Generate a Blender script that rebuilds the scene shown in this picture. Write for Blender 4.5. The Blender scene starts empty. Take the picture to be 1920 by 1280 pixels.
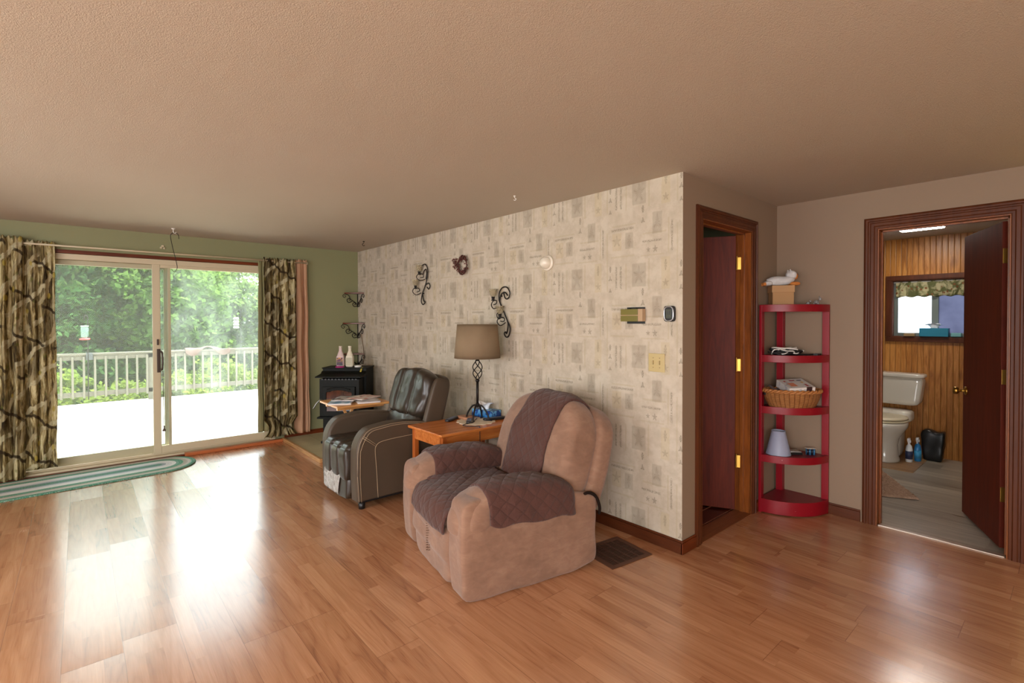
import bpy, bmesh, math, random
import numpy as np
from mathutils import Vector, Matrix, noise
from mathutils.bvhtree import BVHTree
SC = bpy.context.scene
COL = SC.collection
PI = math.pi
R = math.radians

# ------------------------------------------------------------------ camera
H = 2.3            # ceiling height
YG = 4.615         # green wall
XB = 1.39          # wall with the bathroom door
cam_d = bpy.data.cameras.new('camera')
cam = bpy.data.objects.new('camera', cam_d); COL.objects.link(cam)
yaw, pitch, roll = 0.715278111, -0.0133468239, -0.00147661787
F_ = Vector((math.sin(yaw)*math.cos(pitch), math.cos(yaw)*math.cos(pitch), math.sin(pitch)))
R_ = Vector((math.cos(yaw), -math.sin(yaw), 0)); U_ = R_.cross(F_)
R2 = R_*math.cos(roll) + U_*math.sin(roll); U2 = R2.cross(F_)
M = Matrix((R2, U2, -F_)).transposed().to_4x4(); M.translation = (-2.73209356, -1.58320388, 1.41487333)
cam.matrix_world = M
cam_d.sensor_width = 36; cam_d.lens = 932.458*36/1920; cam_d.shift_y = -0.01444
cam_d.clip_start = 0.05; cam_d.clip_end = 300
SC.camera = cam

# ------------------------------------------------------------------ world, sun, window light, exposure
SC.view_settings.view_transform = 'Standard'; SC.view_settings.look = 'None'
SC.view_settings.exposure = 0.0; SC.view_settings.gamma = 1; SC.view_settings.use_curve_mapping = False
SC.cycles.use_denoising = True
SC.cycles.max_bounces = 8; SC.cycles.diffuse_bounces = 5; SC.cycles.transparent_max_bounces = 16
SC.cycles.caustics_reflective = False; SC.cycles.caustics_refractive = False
SC.cycles.sample_clamp_indirect = 8
W = bpy.data.worlds.new('sky'); SC.world = W; W.use_nodes = True
W.node_tree.nodes['Background'].inputs['Color'].default_value = (0.86, 0.93, 1.0, 1)
W.node_tree.nodes['Background'].inputs['Strength'].default_value = 6.8

def light(name, kind, loc, target, energy, color, **kw):
    d = bpy.data.lights.new(name, kind); d.energy = energy; d.color = color
    for k, v in kw.items(): setattr(d, k, v)
    o = bpy.data.objects.new(name, d); COL.objects.link(o); o.location = loc
    o.rotation_euler = (Vector(target)-Vector(loc)).to_track_quat('-Z', 'Y').to_euler()
    return o
light('sun', 'SUN', (6, 8, 14), (0, 6.6, 0), 21.0, (1.0, 0.95, 0.86), angle=R(0.6))
# daylight through the windows behind and to the left of the camera
WL = (1.0, 0.97, 0.94)
light('south_window_light', 'AREA', (-4.45, -4.15, 1.32), (-3.2, -1, -.6), 80, WL, shape='RECTANGLE', size=1.9, size_y=1.4)
light('west_window_light', 'AREA', (-5.65, -2.4, 1.32), (-1.5, -1.6, -.6), 105, WL, shape='RECTANGLE', size=2.3, size_y=1.4)
light('west_window_light', 'AREA', (-5.65, 1.4, 1.32), (-1.5, 1.4, -.6), 62, WL, shape='RECTANGLE', size=2.1, size_y=1.4)

# ------------------------------------------------------------------ helpers
def lin(c):
    def f(x):
        x = x/255.0
        return x/12.92 if x <= .04045 else ((x+.055)/1.055)**2.4
    return (f(c[0]), f(c[1]), f(c[2]), 1.0)

class G:
    def __init__(s, name, rough=.5, spec=.5, metal=0.0, color=None):
        s.m = bpy.data.materials.new(name); s.m.use_nodes = True
        s.t = s.m.node_tree; s.b = s.t.nodes['Principled BSDF']; s.out = s.t.nodes['Material Output']
        s.set('Roughness', rough); s.set('Specular IOR Level', spec); s.set('Metallic', metal)
        if color is not None: s.set('Base Color', lin(color))
        s._c = {}
    def set(s, k, v): s.put(s.b.inputs[k], v)
    def put(s, sock, v):
        if isinstance(v, bpy.types.NodeSocket): s.t.links.new(v, sock)
        else: sock.default_value = v
    def n(s, ty, ins=(), out=0, **kw):
        nd = s.t.nodes.new(ty)
        for k, v in kw.items(): setattr(nd, k, v)
        for k, v in (ins.items() if isinstance(ins, dict) else enumerate(ins)):
            if v is not None: s.put(nd.inputs[k], v)
        return nd.outputs[out]
    def m_(s, op, a, b=None, c=None): return s.n('ShaderNodeMath', (a, b, c), operation=op)
    def vm(s, op, a, b=None, out=0): return s.n('ShaderNodeVectorMath', (a, b), out=out, operation=op)
    def co(s, which='Object'):
        if which not in s._c:
            s._c[which] = s.n('ShaderNodeTexCoord', out={'Generated': 0, 'Normal': 1, 'UV': 2, 'Object': 3}[which])
        return s._c[which]
    def geo(s, k='Position'): return s.n('ShaderNodeNewGeometry', out=k)
    def sep(s, v):
        nd = s.t.nodes.new('ShaderNodeSeparateXYZ'); s.put(nd.inputs[0], v); return nd.outputs[0], nd.outputs[1], nd.outputs[2]
    def comb(s, x=0, y=0, z=0): return s.n('ShaderNodeCombineXYZ', (x, y, z))
    def sc(s, v, k): return s.vm('MULTIPLY', v, k if isinstance(k, (tuple, bpy.types.NodeSocket)) else (k, k, k))
    def noise(s, v, scale=5, detail=2, rough=.5, dist=0):
        return s.n('ShaderNodeTexNoise', {'Vector': v, 'Scale': scale, 'Detail': detail, 'Roughness': rough, 'Distortion': dist})
    def white(s, v, out=0): return s.n('ShaderNodeTexWhiteNoise', {'Vector': v}, out=out, noise_dimensions='3D')
    def vor(s, v, scale=5, out=0, feature='F1', rnd=1.0):
        return s.n('ShaderNodeTexVoronoi', {'Vector': v, 'Scale': scale, 'Randomness': rnd}, out=out, feature=feature)
    def mr(s, v, a, b, c=0.0, d=1.0, smooth=False):
        return s.n('ShaderNodeMapRange', (v, a, b, c, d), interpolation_type='SMOOTHSTEP' if smooth else 'LINEAR')
    def mix(s, f, a, b, blend='MIX'):
        nd = s.t.nodes.new('ShaderNodeMix'); nd.data_type = 'RGBA'; nd.blend_type = blend
        for i, v in ((0, f), (6, a), (7, b)):
            if isinstance(v, (tuple, list)) and len(v) == 3: v = lin(v)
            s.put(nd.inputs[i], v)
        return nd.outputs[2]
    def ramp(s, f, stops, const=False):
        nd = s.t.nodes.new('ShaderNodeValToRGB'); s.put(nd.inputs[0], f); e = nd.color_ramp.elements
        nd.color_ramp.interpolation = 'CONSTANT' if const else 'LINEAR'
        while len(e) < len(stops): e.new(.5)
        for el, (p, c) in zip(e, stops): el.position = p; el.color = lin(c)
        return nd.outputs[0]
    def bump(s, h, strength=.3, dist=.01, normal=None):
        o = s.n('ShaderNodeBump', {'Height': h, 'Strength': strength, 'Distance': dist})
        if normal is not None: s.t.links.new(normal, o.node.inputs['Normal'])
        s.set('Normal', o); return o

def bm_new(): return bmesh.new()
def O(name, bm, mat, parent=None, smooth=False, bevel=0, seg=2, sub=0, solid=0, angle=35, free=True):
    me = bpy.data.meshes.new(name)
    bmesh.ops.recalc_face_normals(bm, faces=bm.faces) if not solid else None
    if smooth:
        for f in bm.faces: f.smooth = True
    bm.to_mesh(me)
    if free: bm.free()
    if mat is not None: me.materials.append(mat.m if isinstance(mat, G) else mat)
    o = bpy.data.objects.new(name, me); COL.objects.link(o)
    if parent is not None: o.parent = parent
    if solid:
        md = o.modifiers.new('s', 'SOLIDIFY'); md.thickness = solid; md.offset = 0
    if bevel:
        md = o.modifiers.new('b', 'BEVEL'); md.width = bevel; md.segments = seg; md.limit_method = 'ANGLE'; md.angle_limit = R(angle)
        for p in me.polygons: p.use_smooth = True
        md2 = o.modifiers.new('w', 'WEIGHTED_NORMAL')
    if sub:
        md = o.modifiers.new('u', 'SUBSURF'); md.levels = sub; md.render_levels = sub
    return o
def tag(o, label=None, cat=None, group=None, kind=None):
    if label: o['label'] = label
    if cat: o['category'] = cat
    if group: o['group'] = group
    if kind: o['kind'] = kind
    return o
def thing(name, label, cat, loc=(0, 0, 0), rz=0, group=None, kind=None):
    o = bpy.data.objects.new(name, None); COL.objects.link(o); o.empty_display_size = .1
    o.location = loc; o.rotation_euler = (0, 0, rz); tag(o, label, cat, group, kind); return o
def struct(name, bm, mat, **kw):
    o = O(name, bm, mat, **kw); o['kind'] = 'structure'; return o
def box(bm, x0, x1, y0, y1, z0, z1, mx=None):
    v = [bm.verts.new((x, y, z)) for x in (x0, x1) for y in (y0, y1) for z in (z0, z1)]
    for f in ((0, 1, 3, 2), (4, 6, 7, 5), (0, 4, 5, 1), (2, 3, 7, 6), (0, 2, 6, 4), (1, 5, 7, 3)):
        bm.faces.new([v[i] for i in f])
    if mx is not None: bmesh.ops.transform(bm, matrix=mx, verts=v)
    return v
def boxes(*bs, bm=None):
    bm = bm or bm_new()
    for b in bs: box(bm, *b)
    return bm
def catmull(pts, n=8, closed=False):
    P = [Vector(p) for p in pts]
    if len(P) < 3: return P
    out = []
    N = len(P)
    rng = range(N) if closed else range(N-1)
    for i in rng:
        if closed: p0, p1, p2, p3 = P[(i-1) % N], P[i], P[(i+1) % N], P[(i+2) % N]
        else: p0, p1, p2, p3 = P[max(i-1, 0)], P[i], P[i+1], P[min(i+2, N-1)]
        for k in range(n):
            t = k/n
            out.append(.5*((2*p1)+(p2-p0)*t+(2*p0-5*p1+4*p2-p3)*t*t+(3*p1-p0-3*p2+p3)*t**3))
    if not closed: out.append(P[-1])
    return out
def tube(bm, pts, r, seg=8, smooth_n=0, closed=False, caps=True):
    P = catmull(pts, smooth_n, closed) if smooth_n else [Vector(p) for p in pts]
    n = len(P); rings = []
    up = Vector((0, 0, 1)); prev = None
    for i, p in enumerate(P):
        a = P[(i-1) % n] if (i > 0 or closed) else p; b = P[(i+1) % n] if (i < n-1 or closed) else p
        t = (b-a)
        if t.length < 1e-9: t = Vector((0, 0, 1))
        t.normalize()
        if prev is None:
            q = t.cross(up if abs(t.z) < .9 else Vector((1, 0, 0))).normalized()
        else:
            q = (prev - t*prev.dot(t))
            q = q.normalized() if q.length > 1e-6 else t.orthogonal().normalized()
        prev = q; w = t.cross(q)
        rr = r(i/(n-1)) if callable(r) else r
        rings.append([bm.verts.new(p+q*math.cos(2*PI*k/seg)*rr+w*math.sin(2*PI*k/seg)*rr) for k in range(seg)])
    for i in range(n if closed else n-1):
        A, B = rings[i], rings[(i+1) % n]
        for k in range(seg): bm.faces.new((A[k], A[(k+1) % seg], B[(k+1) % seg], B[k]))
    if caps and not closed:
        bm.faces.new(rings[0][::-1]); bm.faces.new(rings[-1])
    return rings
def lathe(bm, prof, c=(0, 0, 0), seg=24, sx=1, sy=1, mx=None):
    rings = []; allv = []
    for r, z in prof:
        if r < 1e-6: ring = [bm.verts.new((c[0], c[1], c[2]+z))]
        else: ring = [bm.verts.new((c[0]+math.cos(2*PI*k/seg)*r*sx, c[1]+math.sin(2*PI*k/seg)*r*sy, c[2]+z)) for k in range(seg)]
        rings.append(ring); allv += ring
    for A, B in zip(rings, rings[1:]):
        if len(A) == 1 and len(B) == 1: continue
        for k in range(seg):
            j = (k+1) % seg
            if len(A) == 1: bm.faces.new((A[0], B[j], B[k]))
            elif len(B) == 1: bm.faces.new((A[k], A[j], B[0]))
            else: bm.faces.new((A[k], A[j], B[j], B[k]))
    if mx is not None: bmesh.ops.transform(bm, matrix=mx, verts=allv)
    return allv
def prism(bm, pts, a0, a1, axis='y', mx=None):
    """polygon in the plane across `axis`, extruded from a0 to a1"""
    def P(p, a):
        if axis == 'y': return (p[0], a, p[1])
        if axis == 'x': return (a, p[0], p[1])
        return (p[0], p[1], a)
    A = [bm.verts.new(P(p, a0)) for p in pts]; B = [bm.verts.new(P(p, a1)) for p in pts]
    n = len(pts)
    bm.faces.new(A); bm.faces.new(B[::-1])
    for i in range(n): bm.faces.new((A[i], B[i], B[(i+1) % n], A[(i+1) % n]))
    if mx is not None: bmesh.ops.transform(bm, matrix=mx, verts=A+B)
    return A+B
def soft(bm, c, h, k=5, n=10, fn=None, mx=None):
    """soft box: superellipsoid of half sizes h about c; fn(p in -1..1) -> offset vector"""
    n2 = n; allv = {}
    def key(p): return tuple(round(x, 5) for x in p)
    kk = k if isinstance(k, (tuple, list)) else (k, k, k)
    def vert(p):
        q = key(p)
        if q in allv: return allv[q]
        s = sum(abs(x)**kx for x, kx in zip(p, kk))**(1/max(kk))
        v = Vector([x/s for x in p])
        P = Vector([c[i]+v[i]*h[i] for i in range(3)])
        if fn: P += Vector(fn(v))
        allv[q] = bm.verts.new(P); return allv[q]
    g = [math.tan((2*i/n2-1)*PI/4*.92)/math.tan(PI/4*.92) for i in range(n2+1)]
    for ax in range(3):
        for sgn in (-1, 1):
            def pt(i, j):
                p = [0, 0, 0]; p[ax] = sgn; p[(ax+1) % 3] = g[i]; p[(ax+2) % 3] = g[j]; return p
            for i in range(n2):
                for j in range(n2):
                    f = [vert(pt(i, j)), vert(pt(i+1, j)), vert(pt(i+1, j+1)), vert(pt(i, j+1))]
                    if sgn < 0: f.reverse()
                    bm.faces.new(f)
    vs = list(allv.values())
    if mx is not None: bmesh.ops.transform(bm, matrix=mx, verts=vs)
    return vs
def sheet(bm, fn, nu, nv, uv=None, closed_u=False):
    """grid of fn(u,v) u,v in 0..1 ; uv: function giving texture coordinates"""
    V = [[bm.verts.new(fn(i/nu, j/nv)) for j in range(nv+1)] for i in range(nu+(0 if closed_u else 1))]
    lay = bm.loops.layers.uv.verify() if uv else None
    for i in range(nu):
        for j in range(nv):
            a = (i, j), ((i+1) % len(V), j), ((i+1) % len(V), j+1), (i, j+1)
            f = bm.faces.new([V[p][q] for p, q in a])
            if uv:
                ua = ((i, j), (i+1, j), (i+1, j+1), (i, j+1))
                for lp, (p, q) in zip(f.loops, ua): lp[lay].uv = uv(p/nu, q/nv)
    return V
def jig(bm, amp, scale, seed=0, verts=None):
    for v in (verts or bm.verts):
        q = v.co*scale+Vector((seed*7.1, seed*3.3, seed))
        v.co += Vector((noise.noise(q), noise.noise(q+Vector((31, 0, 0))), noise.noise(q+Vector((0, 57, 0)))))*amp
def T(x=0, y=0, z=0, rx=0, ry=0, rz=0):
    return Matrix.Translation((x, y, z)) @ Matrix.Rotation(rz, 4, 'Z') @ Matrix.Rotation(ry, 4, 'Y') @ Matrix.Rotation(rx, 4, 'X')

# ------------------------------------------------------------------ materials
def plain(name, c, rough=.5, spec=.5, metal=0, bump=None):
    g = G(name, rough, spec, metal, c)
    if bump: g.bump(g.noise(g.co(), bump[0], 3), bump[1], bump[2])
    return g
def wood(name, c1, c2, c3=None, rough=.35, scale=1.0, axis=2, spec=.5, gscale=1.0):
    """varnished wood, the grain along the given axis"""
    g = G(name, rough, spec)
    k = [9.0*scale, 9.0*scale, 9.0*scale]; k[axis] = .7*scale
    v = g.sc(g.co(), tuple(k))
    n1 = g.noise(v, 1.6, 4, .6, 1.2); n2 = g.noise(g.sc(v, (5, 5, 5)), 3.0, 3, .6)
    f = g.m_('ADD', g.m_('MULTIPLY', n1, .75), g.m_('MULTIPLY', n2, .25))
    g.set('Base Color', g.ramp(f, [(.30, c1), (.55, c2), (.75, c3 or c2)]))
    g.bump(n2, .04, .001)
    return g

MAT = {}
# laminate floor: 20 cm boards along y, each printed with three strips
g = G('laminate_floor', .2, .6); g.set('Coat Weight', .62); g.set('Coat Roughness', .2); g.set('Coat IOR', 1.6); x, y, z = g.sep(g.geo()); x = g.m_('ADD', x, 10.005); y = g.m_('ADD', y, 20.0)
bi = g.m_('FLOOR', g.m_('DIVIDE', x, .2)); byo = g.m_('ADD', y, g.m_('MULTIPLY', g.white(g.comb(bi, 3.7, 0)), 1.25))
bj = g.m_('FLOOR', g.m_('DIVIDE', byo, 1.25)); bfx = g.m_('FRACT', g.m_('DIVIDE', x, .2)); bfy = g.m_('FRACT', g.m_('DIVIDE', byo, 1.25))
si = g.m_('FLOOR', g.m_('DIVIDE', x, .2/3)); syo = g.m_('ADD', y, g.m_('MULTIPLY', g.white(g.comb(si, 9.1, bj)), .7))
sj = g.m_('FLOOR', g.m_('DIVIDE', syo, .62)); rnd = g.white(g.comb(si, sj, bj))
gv = g.comb(g.m_('MULTIPLY', x, 1.0), g.m_('MULTIPLY', y, .085), g.m_('MULTIPLY', rnd, 7.0))
rings = g.noise(gv, 17, 3, .55, .55)
wv = g.m_('SINE', g.m_('MULTIPLY', g.noise(gv, 9, 1.5, .45, .2), 70.0))
fine = g.noise(g.comb(g.m_('MULTIPLY', x, 1.0), g.m_('MULTIPLY', y, .03), 0), 260, 2, .5)
tone = g.m_('ADD', g.m_('ADD', g.m_('MULTIPLY', rnd, .24), g.m_('MULTIPLY', rings, .44)), g.m_('ADD', g.m_('MULTIPLY', g.m_('SUBTRACT', g.m_('POWER', g.m_('ADD', .5, g.m_('MULTIPLY', wv, .5)), .35), .75), .13), g.m_('MULTIPLY', fine, .30)))
col = g.ramp(tone, [(.20, (134, 86, 58)), (.38, (172, 118, 82)), (.58, (190, 136, 98)), (.80, (208, 158, 118))])
seam = g.m_('MAXIMUM', g.m_('LESS_THAN', bfx, .012), g.m_('LESS_THAN', bfy, .0022))
col = g.mix(g.m_('MULTIPLY', seam, .55), col, (110, 68, 44))
g.set('Base Color', col)
big = g.noise(g.geo(), 2.2, 3, .55)
g.set('Roughness', g.m_('ADD', g.m_('MULTIPLY', big, .16), g.m_('ADD', .13, g.m_('MULTIPLY', fine, .05))))
rv = g.white(g.comb(bi, bj, 2.2), out=1)
tilt = g.vm('MULTIPLY', g.vm('SUBTRACT', rv, (.5, .5, .5)), (.016, .034, 0))
nrm = g.vm('NORMALIZE', g.vm('ADD', g.geo('Normal'), tilt))
hb = g.m_('ADD', g.m_('MULTIPLY', g.m_('SUBTRACT', 1.0, seam), .6), g.m_('ADD', g.m_('MULTIPLY', g.noise(g.sc(g.geo(), (1.2, 2.4, 1)), 7, 3, .5), .22), g.m_('MULTIPLY', fine, .04)))
bb_ = g.bump(hb, .22, .004, nrm); g.set('Coat Normal', bb_)
MAT['floor'] = g
# textured ceiling
g = G('ceiling_texture', .9, .2); p = g.geo()
n1 = g.noise(p, 230, 3, .6); n2 = g.noise(p, 1.4, 2)
g.set('Base Color', g.mix(n2, (184, 172, 154), (190, 178, 161)))
g.bump(g.m_('ADD', n1, g.m_('MULTIPLY', g.noise(p, 95, 2, .6), .6)), .7, .0035)
MAT['ceiling'] = g
def paint(name, c, c2=None):
    g = G(name, .65, .3); p = g.geo()
    g.set('Base Color', g.mix(g.noise(p, 1.7, 3), c, c2 or tuple(min(255, k+5) for k in c)))
    g.bump(g.noise(p, 220, 2), .12, .002); return g
MAT['green'] = paint('sage_green_paint', (132, 131, 96), (138, 137, 101))
MAT['taupe'] = paint('taupe_paint', (140, 118, 98))
MAT['yellow'] = paint('pale_yellow_paint', (208, 190, 130))
MAT['cream'] = paint('cream_paint', (200, 188, 168))
# wallpaper: leaf blocks, bars of script and small leaves in a 53 cm repeat
g = G('wallpaper', .75, .25); px, py, pz = g.sep(g.geo())
P_ = .53
# u runs towards the viewer (falling y), v runs up
uu = g.m_('MULTIPLY', g.m_('FRACT', g.m_('DIVIDE', g.m_('SUBTRACT', 26.81, py), P_)), P_)
vv = g.m_('MULTIPLY', g.m_('FRACT', g.m_('DIVIDE', g.m_('SUBTRACT', g.m_('ADD', pz, 5.3), 2.236), P_)), P_)
wob = g.m_('MULTIPLY', g.m_('SUBTRACT', g.noise(g.geo(), 45, 2), .5), .008)
uu = g.m_('ADD', uu, wob); vv = g.m_('ADD', vv, wob)
def rmask(cx, cy, w, h, soft_=.004):
    # wraps round the tile edge
    dx = g.m_('ABSOLUTE', g.m_('WRAP', g.m_('SUBTRACT', uu, cx), P_/2, -P_/2)); dy = g.m_('ABSOLUTE', g.m_('WRAP', g.m_('SUBTRACT', vv, cy), P_/2, -P_/2))
    a = g.mr(dx, w/2-soft_, w/2+soft_, 1, 0); b = g.mr(dy, h/2-soft_, h/2+soft_, 1, 0)
    return g.m_('MULTIPLY', a, b)
def leafm(cx, cy, w, h, lobes=5):
    dx = g.m_('DIVIDE', g.m_('WRAP', g.m_('SUBTRACT', uu, cx), P_/2, -P_/2), w/2); dy = g.m_('DIVIDE', g.m_('WRAP', g.m_('SUBTRACT', vv, cy), P_/2, -P_/2), h/2)
    rr = g.m_('SQRT', g.m_('ADD', g.m_('MULTIPLY', dx, dx), g.m_('MULTIPLY', dy, dy)))
    th = g.m_('ARCTAN2', dx, dy)
    lim = g.m_('ADD', .68, g.m_('MULTIPLY', g.m_('COSINE', g.m_('MULTIPLY', th, lobes)), .30 if lobes > 2 else .22))
    vein = g.m_('ADD', .55, g.m_('MULTIPLY', g.m_('COSINE', g.m_('MULTIPLY', th, lobes*3)), .45))
    return g.m_('MULTIPLY', g.mr(g.m_('SUBTRACT', rr, lim), -.08, .08, 1, 0), vein)
fib = g.noise(g.comb(0, g.m_('MULTIPLY', py, 1), g.m_('MULTIPLY', pz, 1)), 22, 5, .65)
patch = g.noise(g.geo(), 9, 3, .6)
base = g.mix(fib, (168, 154, 135), (198, 186, 168))
base = g.mix(g.m_('MULTIPLY', g.mr(patch, .45, .6), .35), base, (210, 199, 182))
ink = (130, 118, 100)
def lay(base, mask, c, k): return g.mix(g.m_('MULTIPLY', mask, k), base, c)
# pale bands that frame the blocks
for (cx, cy, w, h) in ((.075, 0, .012, .20), (.115, .26, .17, .010), (.275, .10, .010, .40), (.41, .335, .19, .010), (.215, .23, .010, .22), (.43, .52, .010, .18), (.40, .13, .19, .012), (.10, .12, .17, .008)):
    base = lay(base, rmask(cx, cy, w, h), (168, 152, 120), .38)
# grey blocks with a leaf inside
for (cx, cy, w, h, lb) in ((0, 0, .105, .15, 5), (.135, .32, .068, .135, 3), (.455, .23, .062, .105, 2)):
    base = lay(base, rmask(cx, cy, w, h), ink, .34); base = lay(base, leafm(cx, cy, w*.85, h*.85, lb), (112, 102, 86), .32)
base = lay(base, rmask(.355, .23, .075, .115), (180, 160, 122), .35); base = lay(base, leafm(.355, .235, .07, .08, 5), ink, .5)
base = lay(base, rmask(.195, 0, .060, .20), (182, 164, 124), .35)
base = lay(base, leafm(.195, .05, .035, .075, 2), ink, .6); base = lay(base, leafm(.195, .47, .045, .05, 5), ink, .6)
# small leaves in columns
for (cx, cy, w, h, lb) in ((.30, .05, .03, .045, 2), (.30, .515, .032, .04, 3), (.30, .435, .024, .035, 3), (.03, .42, .035, .05, 2), (.03, .345, .03, .045, 3), (.07, .155, .028, .035, 5), (.12, .155, .036, .045, 5)):
    base = lay(base, leafm(cx, cy, w, h, lb), (98, 88, 70), .75)
# bars of script: upright pair and level pair
scr = g.mr(g.noise(g.sc(g.geo(), (1, 1, 1)), 130, 2), .35, .6)
for (cx, cy, w, h) in ((.35, .52, .013, .15), (.388, .52, .013, .15), (.238, .23, .011, .19), (.095, .21, .14, .013), (.40, .31, .18, .014)):
    base = lay(base, g.m_('MULTIPLY', rmask(cx, cy, w, h), scr), (96, 86, 68), .6)
g.set('Base Color', base)
g.bump(fib, .12, .003)
MAT['wallpaper'] = g
# dark stained door trim and doors
MAT['trim'] = wood('stained_trim', (68, 32, 16), (86, 43, 21), (98, 53, 27), rough=.42, scale=.8, spec=.25)
MAT['trimy'] = wood('stained_base_trim', (68, 32, 16), (86, 43, 21), (98, 53, 27), rough=.42, scale=.8, spec=.25, axis=1)
MAT['trimx'] = wood('stained_head_trim', (60, 22, 8), (108, 48, 20), (134, 70, 30), rough=.42, scale=.8, spec=.25, axis=0)
MAT['doorw'] = wood('mahogany_door', (70, 20, 9), (94, 32, 14), (106, 40, 20), rough=.55, scale=1.6, spec=.2)
MAT['brass'] = plain('brass', (176, 134, 62), .35, .5, 1.0)
MAT['almond'] = plain('almond_vinyl', (196, 182, 152), .4)
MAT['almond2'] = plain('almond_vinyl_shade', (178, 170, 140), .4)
MAT['black'] = plain('black_plastic', (22, 22, 24), .4)
MAT['iron'] = plain('black_iron', (30, 24, 22), .5, .4, .4)
MAT['white'] = plain('white_plastic', (232, 230, 224), .35)

# ------------------------------------------------------------------ room shell
struct('floor', boxes((-5.6, XB+.001, -4.1, 0, -.1, 0), (-5.6, .05, 0, YG+.02, -.1, 0), (.05, XB+.001, 0, .12, -.1, 0)), MAT['floor'])
struct('ceiling', boxes((-5.6, XB+.1, -4.2, YG+.1, H, H+.1)), MAT['ceiling'])
# green wall with the sliding-door opening
OX0, OX1, OZ1 = -3.35, -1.02, 2.045
struct('wall_back', boxes((-5.6, OX0, YG, YG+.12, 0, H), (OX1, .10, YG, YG+.12, 0, H), (OX0, OX1, YG, YG+.12, OZ1, H)), MAT['green'])
struct('wall_right', boxes((0, .003, 0, YG, 0, H), (.003, .10, .11, YG, 0, H)), MAT['wallpaper'])
# wall with the narrow door (y = 0), opening .232-.926
struct('wall_entry', boxes((.003, .215, 0, .11, 0, H), (.955, XB, 0, .11, 0, H), (.215, .955, 0, .11, 2.07, H)), MAT['taupe'])
struct('wall_bathroom_side', boxes((XB, XB+.11, -.64, .11, 0, H), (XB, XB+.11, -1.37, -1.31, 0, H), (XB, XB+.11, -1.31, -.64, 2.05, H)), MAT['taupe'])
struct('wall_kitchen', boxes((XB, XB+.11, -4.1, -1.37, 0, H)), MAT['yellow'])
# walls behind the camera, with windows
struct('wall_south', boxes((-5.6, -5.45, -4.2, -4.1, 0, H), (-5.45, -3.45, -4.2, -4.1, 0, .6), (-5.45, -3.45, -4.2, -4.1, 2.05, H), (-3.45, XB+.1, -4.2, -4.1, 0, H)), MAT['cream'])
struct('wall_west', boxes((-5.7, -5.6, -4.2, -3.6, 0, H), (-5.7, -5.6, -1.2, .3, 0, H), (-5.7, -5.6, 2.5, YG+.1, 0, H), (-5.7, -5.6, -3.6, -1.2, 0, .6), (-5.7, -5.6, -3.6, -1.2, 2.05, H), (-5.7, -5.6, .3, 2.5, 0, .6), (-5.7, -5.6, .3, 2.5, 2.05, H)), MAT['cream'])
# baseboards: a flat board with a rounded top edge
def baseb(name, x0, x1, y0, y1, m):
    b = boxes((x0, x1, y0, y1, 0, .068))
    cx = .004 if (x1-x0) < (y1-y0) else 0; cy = .004 if not cx else 0
    box(b, x0+cx, x1-cx, y0+cy, y1-cy, .068, .082)
    struct(name, b, m, bevel=.003)
baseb('baseboard_right', -.014, 0, -.012, YG, MAT['trimy'])
baseb('baseboard_entry', -.014, .150, -.014, 0, MAT['trimx'])
baseb('baseboard_corner', 1.015, XB, -.014, 0, MAT['trimx'])
baseb('baseboard_bathroom_side', XB-.014, XB, -.565, -.014, MAT['trimy'])
baseb('baseboard_back', -.92, -.014, YG-.014, YG, MAT['trimx'])
baseb('baseboard_kitchen', XB-.014, XB, -4.0, -1.40, MAT['black'])
# threshold strips
MAT['pinelip'] = wood('pine_edging', (150, 104, 58), (196, 150, 98), (212, 170, 116), rough=.45, scale=2, axis=0)
MAT['pinelipy'] = wood('pine_edging_long', (150, 104, 58), (196, 150, 98), (212, 170, 116), rough=.45, scale=2, axis=1)
struct('trim_1', boxes((-3.35, -1.9, YG-.05, YG+.005, 0, .014)), MAT['trimx'], bevel=.003)
struct('trim_2', boxes((-1.92, -.957, YG-.085, YG-.02, 0, .035)), wood('oak_threshold', (140, 70, 34), (180, 100, 56), rough=.35, axis=0), bevel=.006)

# ------------------------------------------------------------------ door frames (casing with stepped moulding)
def casing(name, mx, w0, w1, top, cw=.088, mats=None):
    """stepped casing round an opening w0..w1 in local x, wall face at local y=0 (towards -y), top height"""
    root = thing(name, None, None, kind='structure')
    root.matrix_world = mx
    bm = bm_new()
    prof = [(0, 0), (0, -.012), (.012, -.018), (.022, -.018), (.026, -.011), (.034, -.011), (.040, -.015), (.056, -.015), (.062, -.009), (.074, -.009), (.080, -.005), (cw, -.004), (cw, 0)]
    # outer edge at profile 0, inner edge at cw ; mitred frame swept along three sides
    def sweep(path, dirs):
        rows = []
        for (px_, pz_), (dx_, dz_) in zip(path, dirs):
            rows.append([bm.verts.new((px_+dx_*a, b, pz_+dz_*a)) for a, b in prof])
        for A, B in zip(rows, rows[1:]):
            for k in range(len(prof)-1): bm.faces.new((A[k], B[k], B[k+1], A[k+1]))
    sweep([(w0-cw, 0), (w0-cw, top+cw), (w1+cw, top+cw), (w1+cw, 0)], [(1, 0), (1, -1), (-1, -1), (-1, 0)])
    c = O('casing', bm, mats[0], root); c['kind'] = 'structure'
    # jamb lining and stop
    b2 = boxes((w0-.02, w0, -.006, .115, 0, top), (w1, w1+.02, -.006, .115, 0, top), (w0-.02, w1+.02, -.006, .115, top, top+.02),
               (w0, w0+.012, .045, .075, 0, top), (w1-.012, w1, .045, .075, 0, top), (w0, w1, .045, .075, top-.012, top))
    j = O('jamb', b2, mats[1], root, bevel=.002); j['kind'] = 'structure'
    return root
MAT['jamb'] = wood('door_jamb_wood', (92, 44, 14), (136, 74, 28), (158, 92, 40), rough=.35, scale=2.0)
casing('door_2', Matrix.Identity(4), .236, .935, 2.045, .084, (MAT['trim'], MAT['jamb']))
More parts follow.
